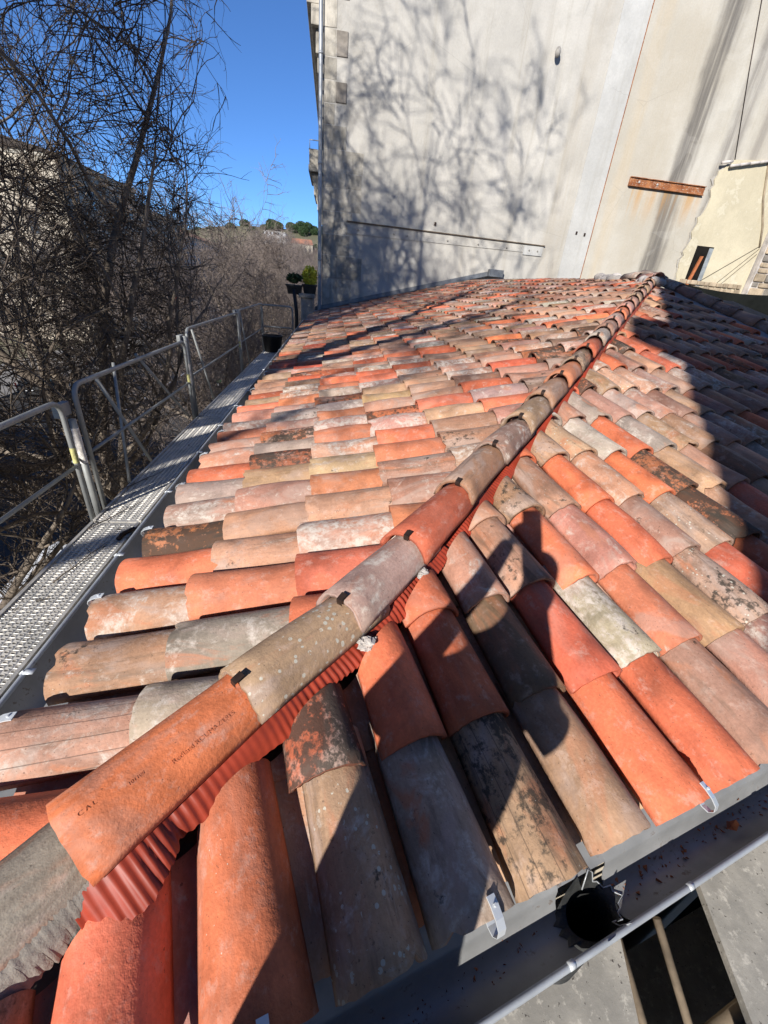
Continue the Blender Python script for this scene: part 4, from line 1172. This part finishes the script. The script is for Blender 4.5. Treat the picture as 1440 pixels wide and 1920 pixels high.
def children(paths, rad0, rad1, n, t0, ang, g, jit=.25):
    Np, S, _ = paths.shape
    idx = np.repeat(np.arange(Np), n)
    t = t0 + (1 - t0) * g.uniform(0, 1, len(idx)) ** .8
    f = t * (S - 1); i = np.minimum(f.astype(int), S - 2); w = (f - i)[:, None]
    p = paths[idx, i] * (1 - w) + paths[idx, i + 1] * w
    tan = nrm(paths[idx, i + 1] - paths[idx, i])
    rd = nrm(np.cross(tan, g.normal(size=tan.shape)))
    a = np.radians(g.normal(ang[0], ang[1], len(idx)))[:, None]
    d = tan * np.cos(a) + rd * np.sin(a)
    r = rad0[idx] * (1 - t) + rad1[idx] * t
    return p, d, r, idx
def make_tree(seed, H, trunk_h, r_trunk, nlimb, spread, counts, prune=None, zmin=None, droop=-.05, twig_r=.0042, lean=(0, 0), el_lo=.35, lr=(.38, .6), tseg=4, pslope=0.):
    g = np.random.default_rng(seed)
    out = []
    p0 = np.zeros((1, 3)); d0 = np.array([[lean[0], lean[1], 1.]])
    tr = grow_paths(p0, d0, np.array([trunk_h]), 10, .035, .02, g)
    V, F = tubes(tr, np.array([r_trunk]), np.array([r_trunk * .72]), 12)
    out.append(('trunk', [(V, F)]))
    top = tr[:, -1]
    # main limbs fan out of the fork
    az = np.arange(nlimb) * 2 * np.pi / nlimb + g.uniform(-.4, .4, nlimb); el = g.uniform(el_lo, 1.2, nlimb); el[0] = 1.4
    d = np.stack([np.cos(az) * np.cos(el) * spread, np.sin(az) * np.cos(el) * spread, np.sin(el)], -1)
    st_i = g.integers(7, 11, nlimb)
    p = tr[0, st_i]
    L = (H - trunk_h) * g.uniform(.62, .95, nlimb); L[0] = (H - trunk_h) * .95
    limbs = grow_paths(p, d, L, 12, .13, .05, g)
    lr0 = r_trunk * g.uniform(lr[0], lr[1], nlimb); lr1 = lr0 * .07
    def keep(paths, rest):
        m = np.ones(len(paths), bool)
        if prune is not None:
            lim = prune + pslope * np.minimum(paths[..., 2].mean(1) - 13., 0)
            m &= paths[..., 0].max(1) < lim + g.normal(size=len(paths)) * .25
        if zmin is not None: m &= paths[..., 2].min(1) > zmin + g.normal(size=len(paths)) * .4
        return paths[m], [r[m] for r in rest]
    if prune is not None:
        k_ = np.maximum(limbs[..., 0].max(1), .01); f_ = np.minimum(1, (prune - .4) / k_)[:, None]
        limbs[..., 0] = np.where(limbs[..., 0] > 0, limbs[..., 0] * f_, limbs[..., 0])
    V1 = [tubes(limbs, lr0, lr1, 7)]
    par, a0, a1 = limbs, lr0, lr1
    spec = [  # n, length, ang, seg, sides, wiggle, trop, r factor
        (counts[0], (.34, .16), (52, 15), 9, 6, .16, .03, .55),
        (counts[1], (.42, .14), (48, 16), 7, 4, .17, .0, .55)]
    Lp = L
    for (n, lf, ang, seg, sd, wig, trop, rf) in spec:
        p, d, r, idx = children(par, a0, a1, n, .18, ang, g)
        Lc = Lp[idx] * np.clip(g.normal(lf[0], lf[1], len(idx)), .12, .8)
        P = grow_paths(p, d, Lc, seg, wig, trop, g)
        r0 = np.maximum(r * rf, .008); r1 = np.maximum(r0 * .3, .005)
        P, (r0, r1, Lc) = keep(P, (r0, r1, Lc))
        V1.append(tubes(P, r0, r1, sd)); par, a0, a1, Lp = P, r0, r1, Lc
    out.append(('branches', V1))
    V2 = []
    for (n, ll, seg, rr, wig, trop) in ((counts[2], (.85, .3), 6, 1.9, .16, droop), (counts[3], (.42, .16), tseg, 1., .2, droop * .6)):
        p, d, r, idx = children(par, a0, a1, n, .12, (42, 16), g)
        Lc = np.clip(g.normal(ll[0], ll[1], len(idx)), .12, 1.7)
        P = grow_paths(p, d, Lc, seg, wig, trop, g)
        r0 = np.full(len(P), twig_r * rr) * g.uniform(.7, 1.3, len(P)); r1 = r0 * .45
        P, (r0, r1) = keep(P, (r0, r1))
        V2.append(tubes(P, r0, r1, 3)); par, a0, a1 = P, r0, r1
    out.append(('twigs', V2))
    return out
def tree_meshes(name, spec, far=False):
    res = []
    for nm, lst in spec:
        V = []; F = []; off = 0
        for v, f in lst: V.append(v); F.append(f + off); off += len(v)
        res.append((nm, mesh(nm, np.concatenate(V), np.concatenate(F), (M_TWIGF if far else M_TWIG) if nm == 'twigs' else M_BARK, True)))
    return res
def place_tree(ms, loc, label, scale=1., rz=0., group='bare street trees'):
    t = thing('bare_tree', label, 'tree', loc, group, rz)
    t.scale = (scale, scale, scale)
    for nm, me in ms:
        o = bpy.data.objects.new(nm, me); link(o, t)
        if nm == 'twigs': o['kind'] = 'stuff'
    return t
big1 = tree_meshes('a', make_tree(58, 16.5, 5.6, .20, 13, 1.25, (10, 8, 7, 3), prune=2.75, zmin=3.2, droop=-.06, twig_r=.0056, el_lo=.08, tseg=4, lr=(.42, .66), pslope=.15))
big2 = tree_meshes('b', make_tree(21, 23.5, 9.0, .34, 10, .95, (9, 8, 6, 2), prune=3.3, zmin=12.6, droop=-.03, twig_r=.0085, lr=(.5, .75), tseg=3))
low1 = tree_meshes('e', make_tree(62, 10.6, 4.0, .14, 9, 1.3, (7, 6, 6, 3), prune=2.4, zmin=3.9, droop=-.10, twig_r=.0048, el_lo=-.12, tseg=3))
mid1 = tree_meshes('c', make_tree(33, 12.8, 4.6, .17, 8, 1.1, (8, 8, 7, 3), prune=2.7, zmin=2.8, droop=-.03, twig_r=.0058, el_lo=.05, tseg=3), True)
mid2 = tree_meshes('d', make_tree(47, 12.4, 4.8, .16, 7, 1.1, (8, 8, 7, 3), prune=2.7, zmin=2.8, droop=-.03, twig_r=.0058, el_lo=.05, tseg=3), True)
place_tree(low1, (-5.3, 5.9, .12), 'low spreading bare tree whose drooping twigs hang behind the nearest guardrail')
place_tree(big1, (-4.95, 10.2, .12), 'big bare tree whose branches fill the upper left above the guardrails')
place_tree(big2, (-5.4, 2.6, .12), 'tall bare tree at the left edge overhanging the near end of the walkway', 1., R(12))
place_tree(big2, (-6.0, -1.5, .12), 'tall bare tree standing behind the camera, shading the pale wall', 1.04, R(-25))
ORD = ['second', 'third', 'fourth', 'fifth', 'sixth', 'seventh', 'eighth', 'ninth', 'tenth', 'eleventh', 'twelfth', 'thirteenth']
for i, y in enumerate((17.2, 24.5, 31.5, 38.5, 46, 54, 63, 73, 84, 96, 110, 126)):
    place_tree((mid1, mid2)[i % 2], (-4.9 + rng.normal() * .15 - .02 * y * .5, y, .12), ORD[i] + ' bare tree along the walkway side of the street, counted from the camera', rng.uniform(.95, 1.04), R(rng.uniform(-25, 25)))
for i, y in enumerate((20, 30, 40, 50, 60, 71, 83, 96, 112, 130)):
    place_tree((mid2, mid1)[i % 2], (-25.2, y, .12), (['first'] + ORD)[i] + ' bare tree on the far pavement across the street, counted from the camera', rng.uniform(.95, 1.1), R(rng.uniform(0, 360)))

# ================================================================== BUILDINGS ACROSS THE STREET AND BEYOND
def facade_building(name, label, x0, x1, y0, y1, h, wall_m, roof_m, wins, gable=True):
    """wins: list of (face, start, stop, count, z list) openings; face 'x' is the side toward +x, 'y' the side toward -y"""
    t = thing(name, label, 'building', ((x0 + x1) / 2, (y0 + y1) / 2, 0))
    MB().box((x0, y0, 0), (x1, y1, h)).build('wall', wall_m, t)
    rh = 2.2
    rf = MB().add([(x0 - .3, y0 - .3, h + .01), (x1 + .5, y0 - .3, h + .01), (x1 + .5, y1 + .3, h + .01), (x0 - .3, y1 + .3, h + .01),
                   ((x0 + x1) / 2, y0 + (.0 if gable else 3), h + rh), ((x0 + x1) / 2, y1 - (.0 if gable else 3), h + rh)],
                  [(0, 1, 4), (1, 2, 5, 4), (2, 3, 5), (3, 0, 4, 5), (3, 2, 1, 0)]).build('roof', roof_m, t)
    MB().box((x0 + 2, y0 + 2, h + .3), (x0 + 2.8, y0 + 3, h + rh + 1)).build('chimney', wall_m, rf)
    MB().box((x0 - .1, y0 - .1, h - .4), (x1 + .25, y1 + .1, h - .005)).build('cornice', M_STONE, t)
    for face, a, b, n, zs in wins:
        for z in zs:
            for i in range(n):
                c = a + (b - a) * (i + .5) / n
                if face == 'x':
                    w = MB().box((x1 - .05, c - .55, z), (x1 + .05, c + .55, z + 2.0)).build('window', M_STONE, t)
                    MB().box((x1 + .04, c - .45, z + .1), (x1 + .056, c + .45, z + 1.9)).build('pane', M_GLASS, w)
                else:
                    w = MB().box((c - .55, y0 - .05, z), (c + .55, y0 + .05, z + 2.0)).build('window', M_STONE, t)
                    MB().box((c - .45, y0 - .056, z + .1), (c + .45, y0 - .04, z + 1.9)).build('pane', M_GLASS, w)
    return t
facade_building('facade_building', 'cream gabled building across the street, its lit end wall behind the big bare tree', -52, -30.5, 62, 83, 19.3, M_CREAM, M_DARKROOF,
                [('x', 63, 82, 5, (1, 4.5, 8, 11.5, 15)), ('y', -51, -32, 4, (4.5, 8, 11.5, 15))])
facade_building('facade_building', 'second cream building across the street beyond the gabled one', -46, -31, 83.4, 104, 17.4, M_CREAM, M_ROOFT, [('x', 84, 103, 6, (1, 4.5, 8, 11.5))], False)
facade_building('facade_building', 'third cream building across the street, farthest of the row', -45, -31, 104.4, 145, 15.5, M_STRIPR, M_ROOFT, [('x', 105, 144, 10, (1, 4.5, 8, 11))], False)
facade_building('facade_building', 'pale corner building across the street behind the camera, shading the road', -50, -25.5, -44, -5.2, 17.5, M_CREAM, M_ROOFT, [('x', -42, -8, 9, (1, 4.5, 8, 11.5))], False)
# neighbour behind the near gutter: its corner throws the big shadow over the right of the roof
a_ = R(SUN_AZ); pe = lambda p, q: (p * math.cos(a_) + q * math.sin(a_), -p * math.sin(a_) + q * math.cos(a_))
nb = thing('neighbour_house', 'rendered neighbour house behind the camera that shades the right of the roof', 'building', (4, -8, 0))
c0 = pe(.82, -4.2); tz_ = Z + 9.6
MB().prism([c0, (c0[0] + .25, c0[1] - 9), (c0[0] + 13, c0[1] - 9 + 1), (c0[0] + 13, c0[1] - .9)], Z + 1.45, tz_).build('upper_storey', M_CREAM, nb)
MB().prism([(c0[0] + 2.2, c0[1] - .5), (c0[0] + 2.3, c0[1] - 8.8), (c0[0] + 12.9, c0[1] - 7.9), (c0[0] + 12.9, c0[1] - 1.3)], 0, Z + 1.448).build('wall', M_CREAM, nb)
z1_, z2_ = Z + 2.05 + 2.0, Z + 2.55 + 2.0
MB().box((c0[0] - .48, c0[1] - .75, z1_), (c0[0] + .03, c0[1] - .08, z2_)).build('corner_balcony', M_CONC, nb)
rb = MB().add([(c0[0] - .02, c0[1], tz_ + .002), (c0[0] + 13, c0[1] - .9, tz_ + .002), (c0[0] + 13, c0[1] - 8, tz_ + .002), (c0[0], c0[1] - 9, tz_ + .002), (c0[0] + 6.5, c0[1] - 4.5, tz_ + 1.5)], [(0, 1, 4), (1, 2, 4), (2, 3, 4), (3, 0, 4)]).build('roof', M_ROOFT, nb)
for x in (2.0, 5.0, 8.0):
    w = MB().box((c0[0] + x - .5, c0[1] - .9 * x / 13 - .15, Z - 1), (c0[0] + x + .5, c0[1] - .9 * x / 13 + .08, Z + 1)).build('window', M_SHUT, nb)
# hillside houses and pines
wb = thing('hill_building', 'white apartment block on the hill at the end of the street', 'building', (-46, 420, 30))
MB().box((-57, 415, 20), (-40, 440, 41)).build('wall', M_WPAINT, wb)
MB().box((-57.3, 414.6, 41.01), (-39.7, 440.4, 41.8)).build('roof', M_STRIPR, wb)
for i in range(4):
    for k in range(2, 4):
        MB().box((-55.5 + i * 3.1, 414.8, 26 + k * 4.5), (-53.9 + i * 3.1, 414.99, 28.2 + k * 4.5)).build('window', M_GLASS, wb)
hh = thing('hill_house', 'pale house with a red tiled roof on the hill beside the drainpipe', 'house', (-23, 400, 25))
MB().box((-34, 396, 15), (-17, 408, 33.5)).build('wall', M_CREAM, hh)
MB().add([(-34.5, 395.4, 33.51), (-16.5, 395.4, 33.51), (-16.5, 408.6, 33.51), (-34.5, 408.6, 33.51), (-33, 402, 37.5), (-18, 402, 37.5)], [(0, 1, 5, 4), (1, 2, 5), (2, 3, 4, 5), (3, 0, 4), (3, 2, 1, 0)]).build('roof', M_ROOFT, hh)
for i in range(5): MB().box((-32.6 + i * 3.2, 395.85, 28.5), (-31.3 + i * 3.2, 395.99, 31)).build('window', M_GLASS, hh)
hz = lambda x, y: 50 * math.exp(-((x + 30) / 210) ** 2) * min(max((y - 330) / 130, 0), 1) ** .8 - 1
pm = []
for q in range(3):
    V, F = leaf_ball((0, 0, 7), 4.2, 2600, .55, (1.15, 1.15, .85))
    V2, F2 = leaf_ball((1.8, .6, 5.2), 2.6, 1000, .5, (1.1, 1.1, .8))
    pm.append((mesh('crown', np.concatenate([V, V2]), np.concatenate([F, F2 + len(V)]), M_PINE), MB().tube([(0, 0, -1), (.1, .1, 4), (.4, 0, 7)], [.4, .3, .15], 7)))
trunk_me = mesh('trunk', np.concatenate(pm[0][1].v), pm[0][1].f, M_BARK, True)
PL = [(rng.uniform(-64, 12), rng.uniform(446, 475)) for _ in range(24)] + [(-70, 440), (-62, 455), (-36, 455), (-30, 460), (-24, 458), (-18, 452), (-40, 470), (-10, 455), (-2, 450), (-90, 450), (-104, 440), (-118, 452), (-132, 445), (-80, 462), (-12, 405), (-15, 412), (6, 446), (-150, 450)]
PLAB = ['dark green pine tree standing on the hillside around the white block']
for i, (x, y) in enumerate(PL):
    t = thing('pine_tree', ('dark green pine tree in the clump on the hill skyline' if i < 24 else PLAB[(i - 24) % len(PLAB)]), 'tree', (x, y, hz(x, y) - 5.0), 'pines on the hill', rng.uniform(0, 6))
    s_ = rng.uniform(.75, 1.15) * (.7 if i in (38, 39) else 1); t.scale = (s_, s_, s_)
    o = bpy.data.objects.new('crown', pm[i % 3][0]); link(o, t); o = bpy.data.objects.new('trunk', trunk_me); link(o, t)
# bare wood on the slope between street and hill
fw = []
for i in range(26):
    x = rng.uniform(-70, 16) if i > 12 else -34 + i * 3.1; y = rng.uniform(190, 330) if i > 12 else rng.uniform(140, 185)
    place_tree((mid1, mid2)[i % 2], (x, y, 0 if y < 330 else hz(x, y)), 'small bare tree in the grey wood at the end of the street', rng.uniform(1.45, 1.85) if i <= 12 else rng.uniform(1.7, 2.3), rng.uniform(0, 6), 'bare wood at the end of the street')

# ================================================================== STREET THINGS
def vehicle(name, label, loc, rz, L, W_, H_, body_m, van, group=None):
    t = thing(name, label, 'van' if van else 'car', loc, group, rz)
    if van: prof = [(-.5, .28), (-.5, .62), (-.485, .92), (-.45, 1.0), (.16, 1.0), (.22, .97), (.33, .66), (.47, .56), (.5, .42), (.5, .2), (-.5, .2)]
    else: prof = [(-.5, .3), (-.5, .58), (-.44, .66), (-.33, .96), (-.25, 1.0), (.05, 1.0), (.12, .95), (.25, .66), (.45, .58), (.5, .45), (.5, .2), (-.5, .2)]
    n = len(prof); V = []
    for sgn, top in ((-1, 1), (1, 1)):
        for (a, b) in prof:
            inset = .09 * max(0, (b - .6) / .4)
            V.append((sgn * (W_ / 2 - inset * W_ / 2 * 1.2), a * L, b * H_))
    F = [tuple(range(n)), tuple(range(n, 2 * n))[::-1]] + [(i, n + i, n + (i + 1) % n, (i + 1) % n) for i in range(n)]
    me = mesh('body', V, F, body_m)
    bm = bmesh.new(); bm.from_mesh(me); bmesh.ops.bevel(bm, geom=list(bm.edges), offset=.05, segments=2, affect='EDGES', profile=.6); bm.to_mesh(me); bm.free()
    obj('body', me, t, True)
    for s in (-1, 1):
        for a in (-.31, .31):
            w = MB().tube([(s * (W_ / 2 - .18), a * L, .31), (s * (W_ / 2 + .01), a * L, .31)], .31, 16).build('wheel', M_TYRE, t, True, local=True)
            MB().tube([(s * (W_ / 2 + .008), a * L, .31), (s * (W_ / 2 + .018), a * L, .31)], .19, 12).build('rim', M_GALV, w, False, local=True)
        MB().obox((s * (W_ / 2 - .05), -.497 * L, .66 * H_), (.05, 0, 0), (0, .03, 0), (0, 0, .16)).build('tail_light', M_REDL, t, local=True)
        MB().obox((s * (W_ / 2 - .25), .49 * L, .48 * H_), (.16, 0, 0), (0, .05, 0), (0, 0, .07)).build('headlight', M_GLASS, t, local=True)
        MB().obox((s * (W_ / 2 - .035), .14 * L if van else -.02 * L, .79 * H_), (.012, 0, 0), (0, .07 * L if van else .17 * L, 0), (-s * .03, 0, .1 * H_)).build('side_window', M_GLASS, t, local=True)
        MB().obox((s * (W_ / 2 + .06), .22 * L, .66 * H_), (.07, 0, 0), (0, .04, 0), (0, 0, .06)).build('mirror', body_m, t, local=True)
    MB().obox((0, -.492 * L, .78 * H_), (.36 * W_, 0, 0), (0, .012, 0), (0, .02 * L, .11 * H_)).build('rear_window', M_GLASS, t, local=True)
    if van:
        for x in (-.55, -.28, 0, .28, .55): MB().obox((x * W_ / 2 * .95, -.14 * L, H_ + .006), (.022, 0, 0), (0, .27 * L, 0), (0, 0, .009)).build('roof_rib', body_m, t, local=True)
    MB().obox((0, -.502 * L, .42 * H_), (.26, 0, 0), (0, .008, 0), (0, 0, .055)).build('number_plate', M_WPAINT, t, local=True)
    return t
vehicle('parked_van', 'white parked van seen from above below the near end of the walkway', (-7.45, 10.7, 0), 0, 4.5, 1.95, 1.9, M_WPAINT, True)
vehicle('parked_van', 'white van parked far down the street behind the end guardrail', (-14.3, 88, 0), R(8), 4.6, 1.95, 2.0, M_WPAINT, True)
vehicle('parked_car', 'blue car parked far down the street left of the bucket', (-16.8, 94, 0), R(4), 4.1, 1.75, 1.45, M_BLUEC, False)
vehicle('parked_car', 'red car parked far down the street past the blue car', (-17.2, 104, 0), R(2), 4.1, 1.75, 1.45, M_REDC, False)
vehicle('parked_car', 'grey car parked across the road under the far bare trees', (-22.2, 46, 0), 0, 4.1, 1.75, 1.45, M_GREYC, False)
vehicle('parked_car', 'black car parked across the road nearer than the grey car', (-22.2, 36, 0), 0, 4.2, 1.75, 1.45, M_BLACKP, False)

# people: one skinned surface from a skeleton, coloured by region
def figure(joints, edges, radii, zones, sub=2):
    me = bpy.data.meshes.new('body'); me.from_pydata(joints, edges, []); me.update()
    o = bpy.data.objects.new('tmp_body', me); COL.objects.link(o)
    m = o.modifiers.new('s', 'SKIN'); m.use_smooth_shade = True; m.branch_smoothing = .3
    for i, v in enumerate(me.skin_vertices[0].data):
        r = radii[i]; v.radius = r if isinstance(r, tuple) else (r, r); v.use_root = (i == 0)
    s2 = o.modifiers.new('u', 'SUBSURF'); s2.levels = sub; s2.render_levels = sub
    bpy.context.view_layer.update()
    ev = o.evaluated_get(bpy.context.evaluated_depsgraph_get())
    res = bpy.data.meshes.new_from_object(ev); bpy.data.objects.remove(o)
    res.name = 'body'
    res.materials.clear()
    mats = [M_SKIN] + [z[0] for z in zones]
    for q in mats: res.materials.append(q)
    for p in res.polygons:
        c = p.center; p.use_smooth = True; k = 0
        for i, (mt, fn) in enumerate(zones):
            if fn(c): k = i + 1
        p.material_index = k
    return res
def walker(coat, trousers, stride=.22):
    J = [(0, 0, .93), (0, 0, 1.12), (0, .01, 1.36), (0, .02, 1.47), (0, .03, 1.56), (0, .05, 1.66), (0, .04, 1.73),
         (-.09, 0, .88), (-.10, stride * .6, .49), (-.10, stride * .9, .08), (-.10, stride * .9 + .15, .045),
         (.09, 0, .88), (.10, -stride * .2, .47), (.10, -stride * 1.2, .12), (.10, -stride * 1.2 + .14, .045),
         (-.19, .0, 1.40), (-.24, -.06, 1.12), (-.25, .06, .88), (-.25, .10, .80), (.19, 0, 1.40), (.24, .04, 1.12), (.25, .16, .90), (.25, .20, .83),
         (0, .135, 1.63)]
    Eg = [(0, 1), (1, 2), (2, 3), (3, 4), (4, 5), (5, 6), (0, 7), (7, 8), (8, 9), (9, 10), (0, 11), (11, 12), (12, 13), (13, 14), (2, 15), (15, 16), (16, 17), (17, 18), (2, 19), (19, 20), (20, 21), (21, 22), (5, 23)]
    Rd = [(.15, .11), (.15, .11), (.17, .11), .06, .055, (.078, .092), (.07, .085), .085, .062, .045, .035, .085, .062, .045, .035, .065, .05, .04, .035, .065, .05, .04, .035, .016]
    return figure(J, Eg, Rd, [(trousers, lambda c: c.z < .95 and abs(c.x) < .21), (coat, lambda c: .78 < c.z < 1.5 and not (abs(c.x) > .2 and c.z < .86)),
                              (M_BLACKP, lambda c: c.z < .1), (M_HAIR, lambda c: c.z > 1.69 or (c.z > 1.56 and c.y < .015))])
w1 = walker(M_BLACKC, M_BLACKC)
def person(me, label, loc, rz, group=None, bag=False):
    t = thing('person', label, 'person', loc, group, rz)
    o = bpy.data.objects.new('body', me); link(o, t)
    return t
person(w1, 'person in black clothes walking on the street with a white bag', (-10.3, 22.6, 0), R(200))
V = []
bgm = MB()
for (w_, d_, z_) in ((.02, .02, .80), (.12, .05, .74), (.19, .08, .60), (.20, .09, .45), (.17, .07, .36), (.05, .03, .34)):
    V += [(w_ * math.cos(q) , d_ * math.sin(q), z_) for q in np.linspace(0, 2 * math.pi, 12, False)]
F = [(i * 12 + j, i * 12 + (j + 1) % 12, (i + 1) * 12 + (j + 1) % 12, (i + 1) * 12 + j) for i in range(5) for j in range(12)]
bg_ = bgm.add(V, F).add([(-.06, -.003, .78), (.06, -.003, .78), (.03, .003, .9), (-.03, .003, .9)], [(0, 1, 2, 3)]).build('carrier_bag', M_WHITEB, None, True)
bg_.location = (-10.03, 22.5, 0); tag(bg_, 'white carrier bag held by the person in black', 'bag')
far_p = [(walker(M_REDC, M_BLUEC), 'person in a red jacket far down the street', (-9.2, 102, 0)), (walker(M_GREYC, M_BLACKC), 'person in grey beside the red jacket far down the street', (-8.3, 103, 0)),
         (walker(M_BLACKC, M_BLUEC), 'person in a black coat and blue trousers left of the red jacket', (-10.1, 101, 0)), (walker(M_WHITEB, M_GREYC), 'person in a white top walking far down the street', (-11.6, 106, 0))]
for me, lb, lc in far_p: person(me, lb, lc, R(rng.uniform(0, 360)), 'people far down the street')
# motorbike
mbk = thing('motorbike', 'small green motorbike parked on the street beyond the walkway deck', 'motorbike', (-9.9, 39.6, 0), None, R(60))
for y in (-.62, .62):
    w = MB().tube([(.30 * math.cos(a) * 0, y + .27 * math.cos(a), .30 + .27 * math.sin(a)) for a in np.linspace(0, 2 * math.pi, 21)], .055, 7, False).build('wheel', M_TYRE, mbk, True, local=True)
    MB().tube([(-.05, y, .30), (.05, y, .30)], .16, 10).build('hub', M_GALV, w, True, local=True)
MB().sphere((0, .12, .80), .22, 12, 8, (.65, 1.5, .6)).build('tank', M_GREENP, mbk, True, local=True)
MB().sphere((0, -.35, .84), .18, 12, 8, (.7, 2.0, .38)).build('seat', M_BLACKP, mbk, True, local=True)
MB().sphere((0, -.72, .78), .13, 10, 7, (.8, 1.6, .6)).build('tail_cowl', M_GREENP, mbk, True, local=True)
MB().box((-.13, -.22, .28), (.13, .25, .62)).build('engine', M_GALV, mbk, bevel=.04, local=True)
MB().tube([(0, .62, .30), (0, .42, .92), (0, .38, 1.0)], .035, 7).build('fork', M_GALV, mbk, True, local=True)
MB().tube([(-.34, .30, 1.02), (-.1, .40, 1.0), (.1, .40, 1.0), (.34, .30, 1.02)], .016, 6).build('handlebar', M_BLACKP, mbk, True, local=True)
MB().sphere((0, .55, .88), .10, 10, 7).build('headlight', M_GLASS, mbk, True, local=True)
# traffic light
tl = thing('traffic_light', 'traffic light showing red among the bare branches', 'traffic light', (-17.9, 56, 0))
MB().tube([(-17.9, 56, 0), (-17.9, 56, 6.6)], .07, 8).build('pole', M_GALV, tl, True)
hd = MB().box((-18.12, 55.75, 5.3), (-17.68, 55.95, 6.6)).build('head', M_BLACKP, tl)
for z, m_ in ((6.32, M_SIGNAL), (5.95, M_GLASS), (5.58, M_GLASS)):
    MB().tube([(-17.9, 55.76, z), (-17.9, 55.70, z)], .15, 14).build('lamp', m_, hd, True)
# blue sign, canopy
sg = thing('parking_sign', 'square blue and white sign on a post left of the bucket', 'sign', (-12.3, 84, 0))
MB().tube([(-12.3, 84, 0), (-12.3, 84, 2.9)], .04, 6).build('post', M_GALV, sg, True)
bd = MB().box((-12.85, 83.94, 1.7), (-11.75, 83.96, 2.9)).build('board', M_BLUE, sg)
MB().box((-12.6, 83.93, 2.0), (-12.0, 83.938, 2.6)).build('white_panel', M_WPAINT, bd)
cp = thing('canopy', 'grey canvas market canopy on four posts far down the street', 'canopy', (-9.6, 79, 0))
MB().add([(-12.6, 76, 3.0), (-6.6, 76, 3.0), (-6.6, 82, 3.0), (-12.6, 82, 3.0), (-9.6, 79, 4.3), (-12.6, 76, 2.6), (-6.6, 76, 2.6), (-6.6, 82, 2.6), (-12.6, 82, 2.6)],
         [(0, 1, 4), (1, 2, 4), (2, 3, 4), (3, 0, 4), (0, 5, 6, 1), (1, 6, 7, 2), (2, 7, 8, 3), (3, 8, 5, 0)]).build('canvas', M_CANV, cp)
for x, y in ((-12.5, 76.1), (-6.7, 76.1), (-6.7, 81.9), (-12.5, 81.9)): MB().tube([(x, y, 0), (x, y, 3.0)], .05, 6).build('post', M_GALV, cp, True)

# ================================================================== PHOTOGRAPHER (behind the lens; throws the figure shadow on the tiles)
def P3(p, q, z): x, y = pe(p, q); return (x, y, Z + z)
# perp (across the sun), along, height relative to the lens
J = [P3(-.05, -.36, -.80), P3(-.03, -.35, -.58), P3(.01, -.33, -.36), P3(.06, -.30, -.22), P3(.09, -.27, -.15), P3(.105, -.24, -.07), P3(.105, -.24, -.01),
     P3(-.14, -.38, -.88), P3(-.16, -.34, -1.28), P3(-.16, -.42, -1.66), P3(-.14, -.30, -1.70),
     P3(.05, -.36, -.88), P3(.09, -.32, -1.28), P3(.10, -.40, -1.66), P3(.11, -.28, -1.70),
     P3(-.15, -.31, -.36), P3(-.21, -.22, -.50), P3(-.07, -.13, -.20), P3(-.025, -.09, -.06),
     P3(.16, -.31, -.36), P3(.17, -.19, -.44), P3(.08, -.12, -.17), P3(.035, -.09, -.06),
     P3(.105, -.15, -.10)]
Eg = [(0, 1), (1, 2), (2, 3), (3, 4), (4, 5), (5, 6), (0, 7), (7, 8), (8, 9), (9, 10), (0, 11), (11, 12), (12, 13), (13, 14), (2, 15), (15, 16), (16, 17), (17, 18), (2, 19), (19, 20), (20, 21), (21, 22), (5, 23)]
Rd = [(.19, .13), (.155, .12), (.14, .10), .055, .055, (.075, .085), (.065, .075), .09, .065, .048, .035, .09, .065, .048, .035, .055, .05, .036, .026, .055, .047, .034, .026, .015]
pb = figure(J, Eg, Rd, [(M_BLUEC, lambda c: c.z < Z - .84), (M_GREYC, lambda c: Z - .86 < c.z < Z - .2 and math.hypot(c.x, c.y) > .17), (M_BLACKP, lambda c: c.z < Z - 1.62), (M_HAIR, lambda c: c.z > Z - .03)])
ph_t = thing('person', 'photographer in grey standing behind the camera holding a phone', 'person', (pe(0, -.34)[0], pe(0, -.34)[1], PZ))
obj('body', pb, ph_t)
for s_, (wrist, dirx) in enumerate(((P3(-.025, -.09, -.06), -1), (P3(.035, -.09, -.06), 1))):
    w0 = np.array(wrist)
    for k in range(5):
        a = w0 + np.array([0, -.004, .012 * k - .01]); 
        b = a + RC[:, 0] * (-dirx) * .028 + np.array([0, .02, .008])
        c = b + RC[:, 0] * (-dirx) * .022
        MB().tube([a, b, c], [.009, .008, .0065], 7).build('finger' if k < 4 else 'thumb', M_SKIN, ph_t, True)
f_ = RC[:, 2]; r_ = RC[:, 0]; u_ = RC[:, 1]; o_ = np.array([0, 0, Z]) - f_ * .012
phn = MB().obox(o_ - u_ * .055 + r_ * .02, r_ * .036, u_ * .073, f_ * .004).build('phone', M_BLACKP, None, bevel=.003)
tag(phn, 'black phone held up by the photographer behind the view', 'phone')
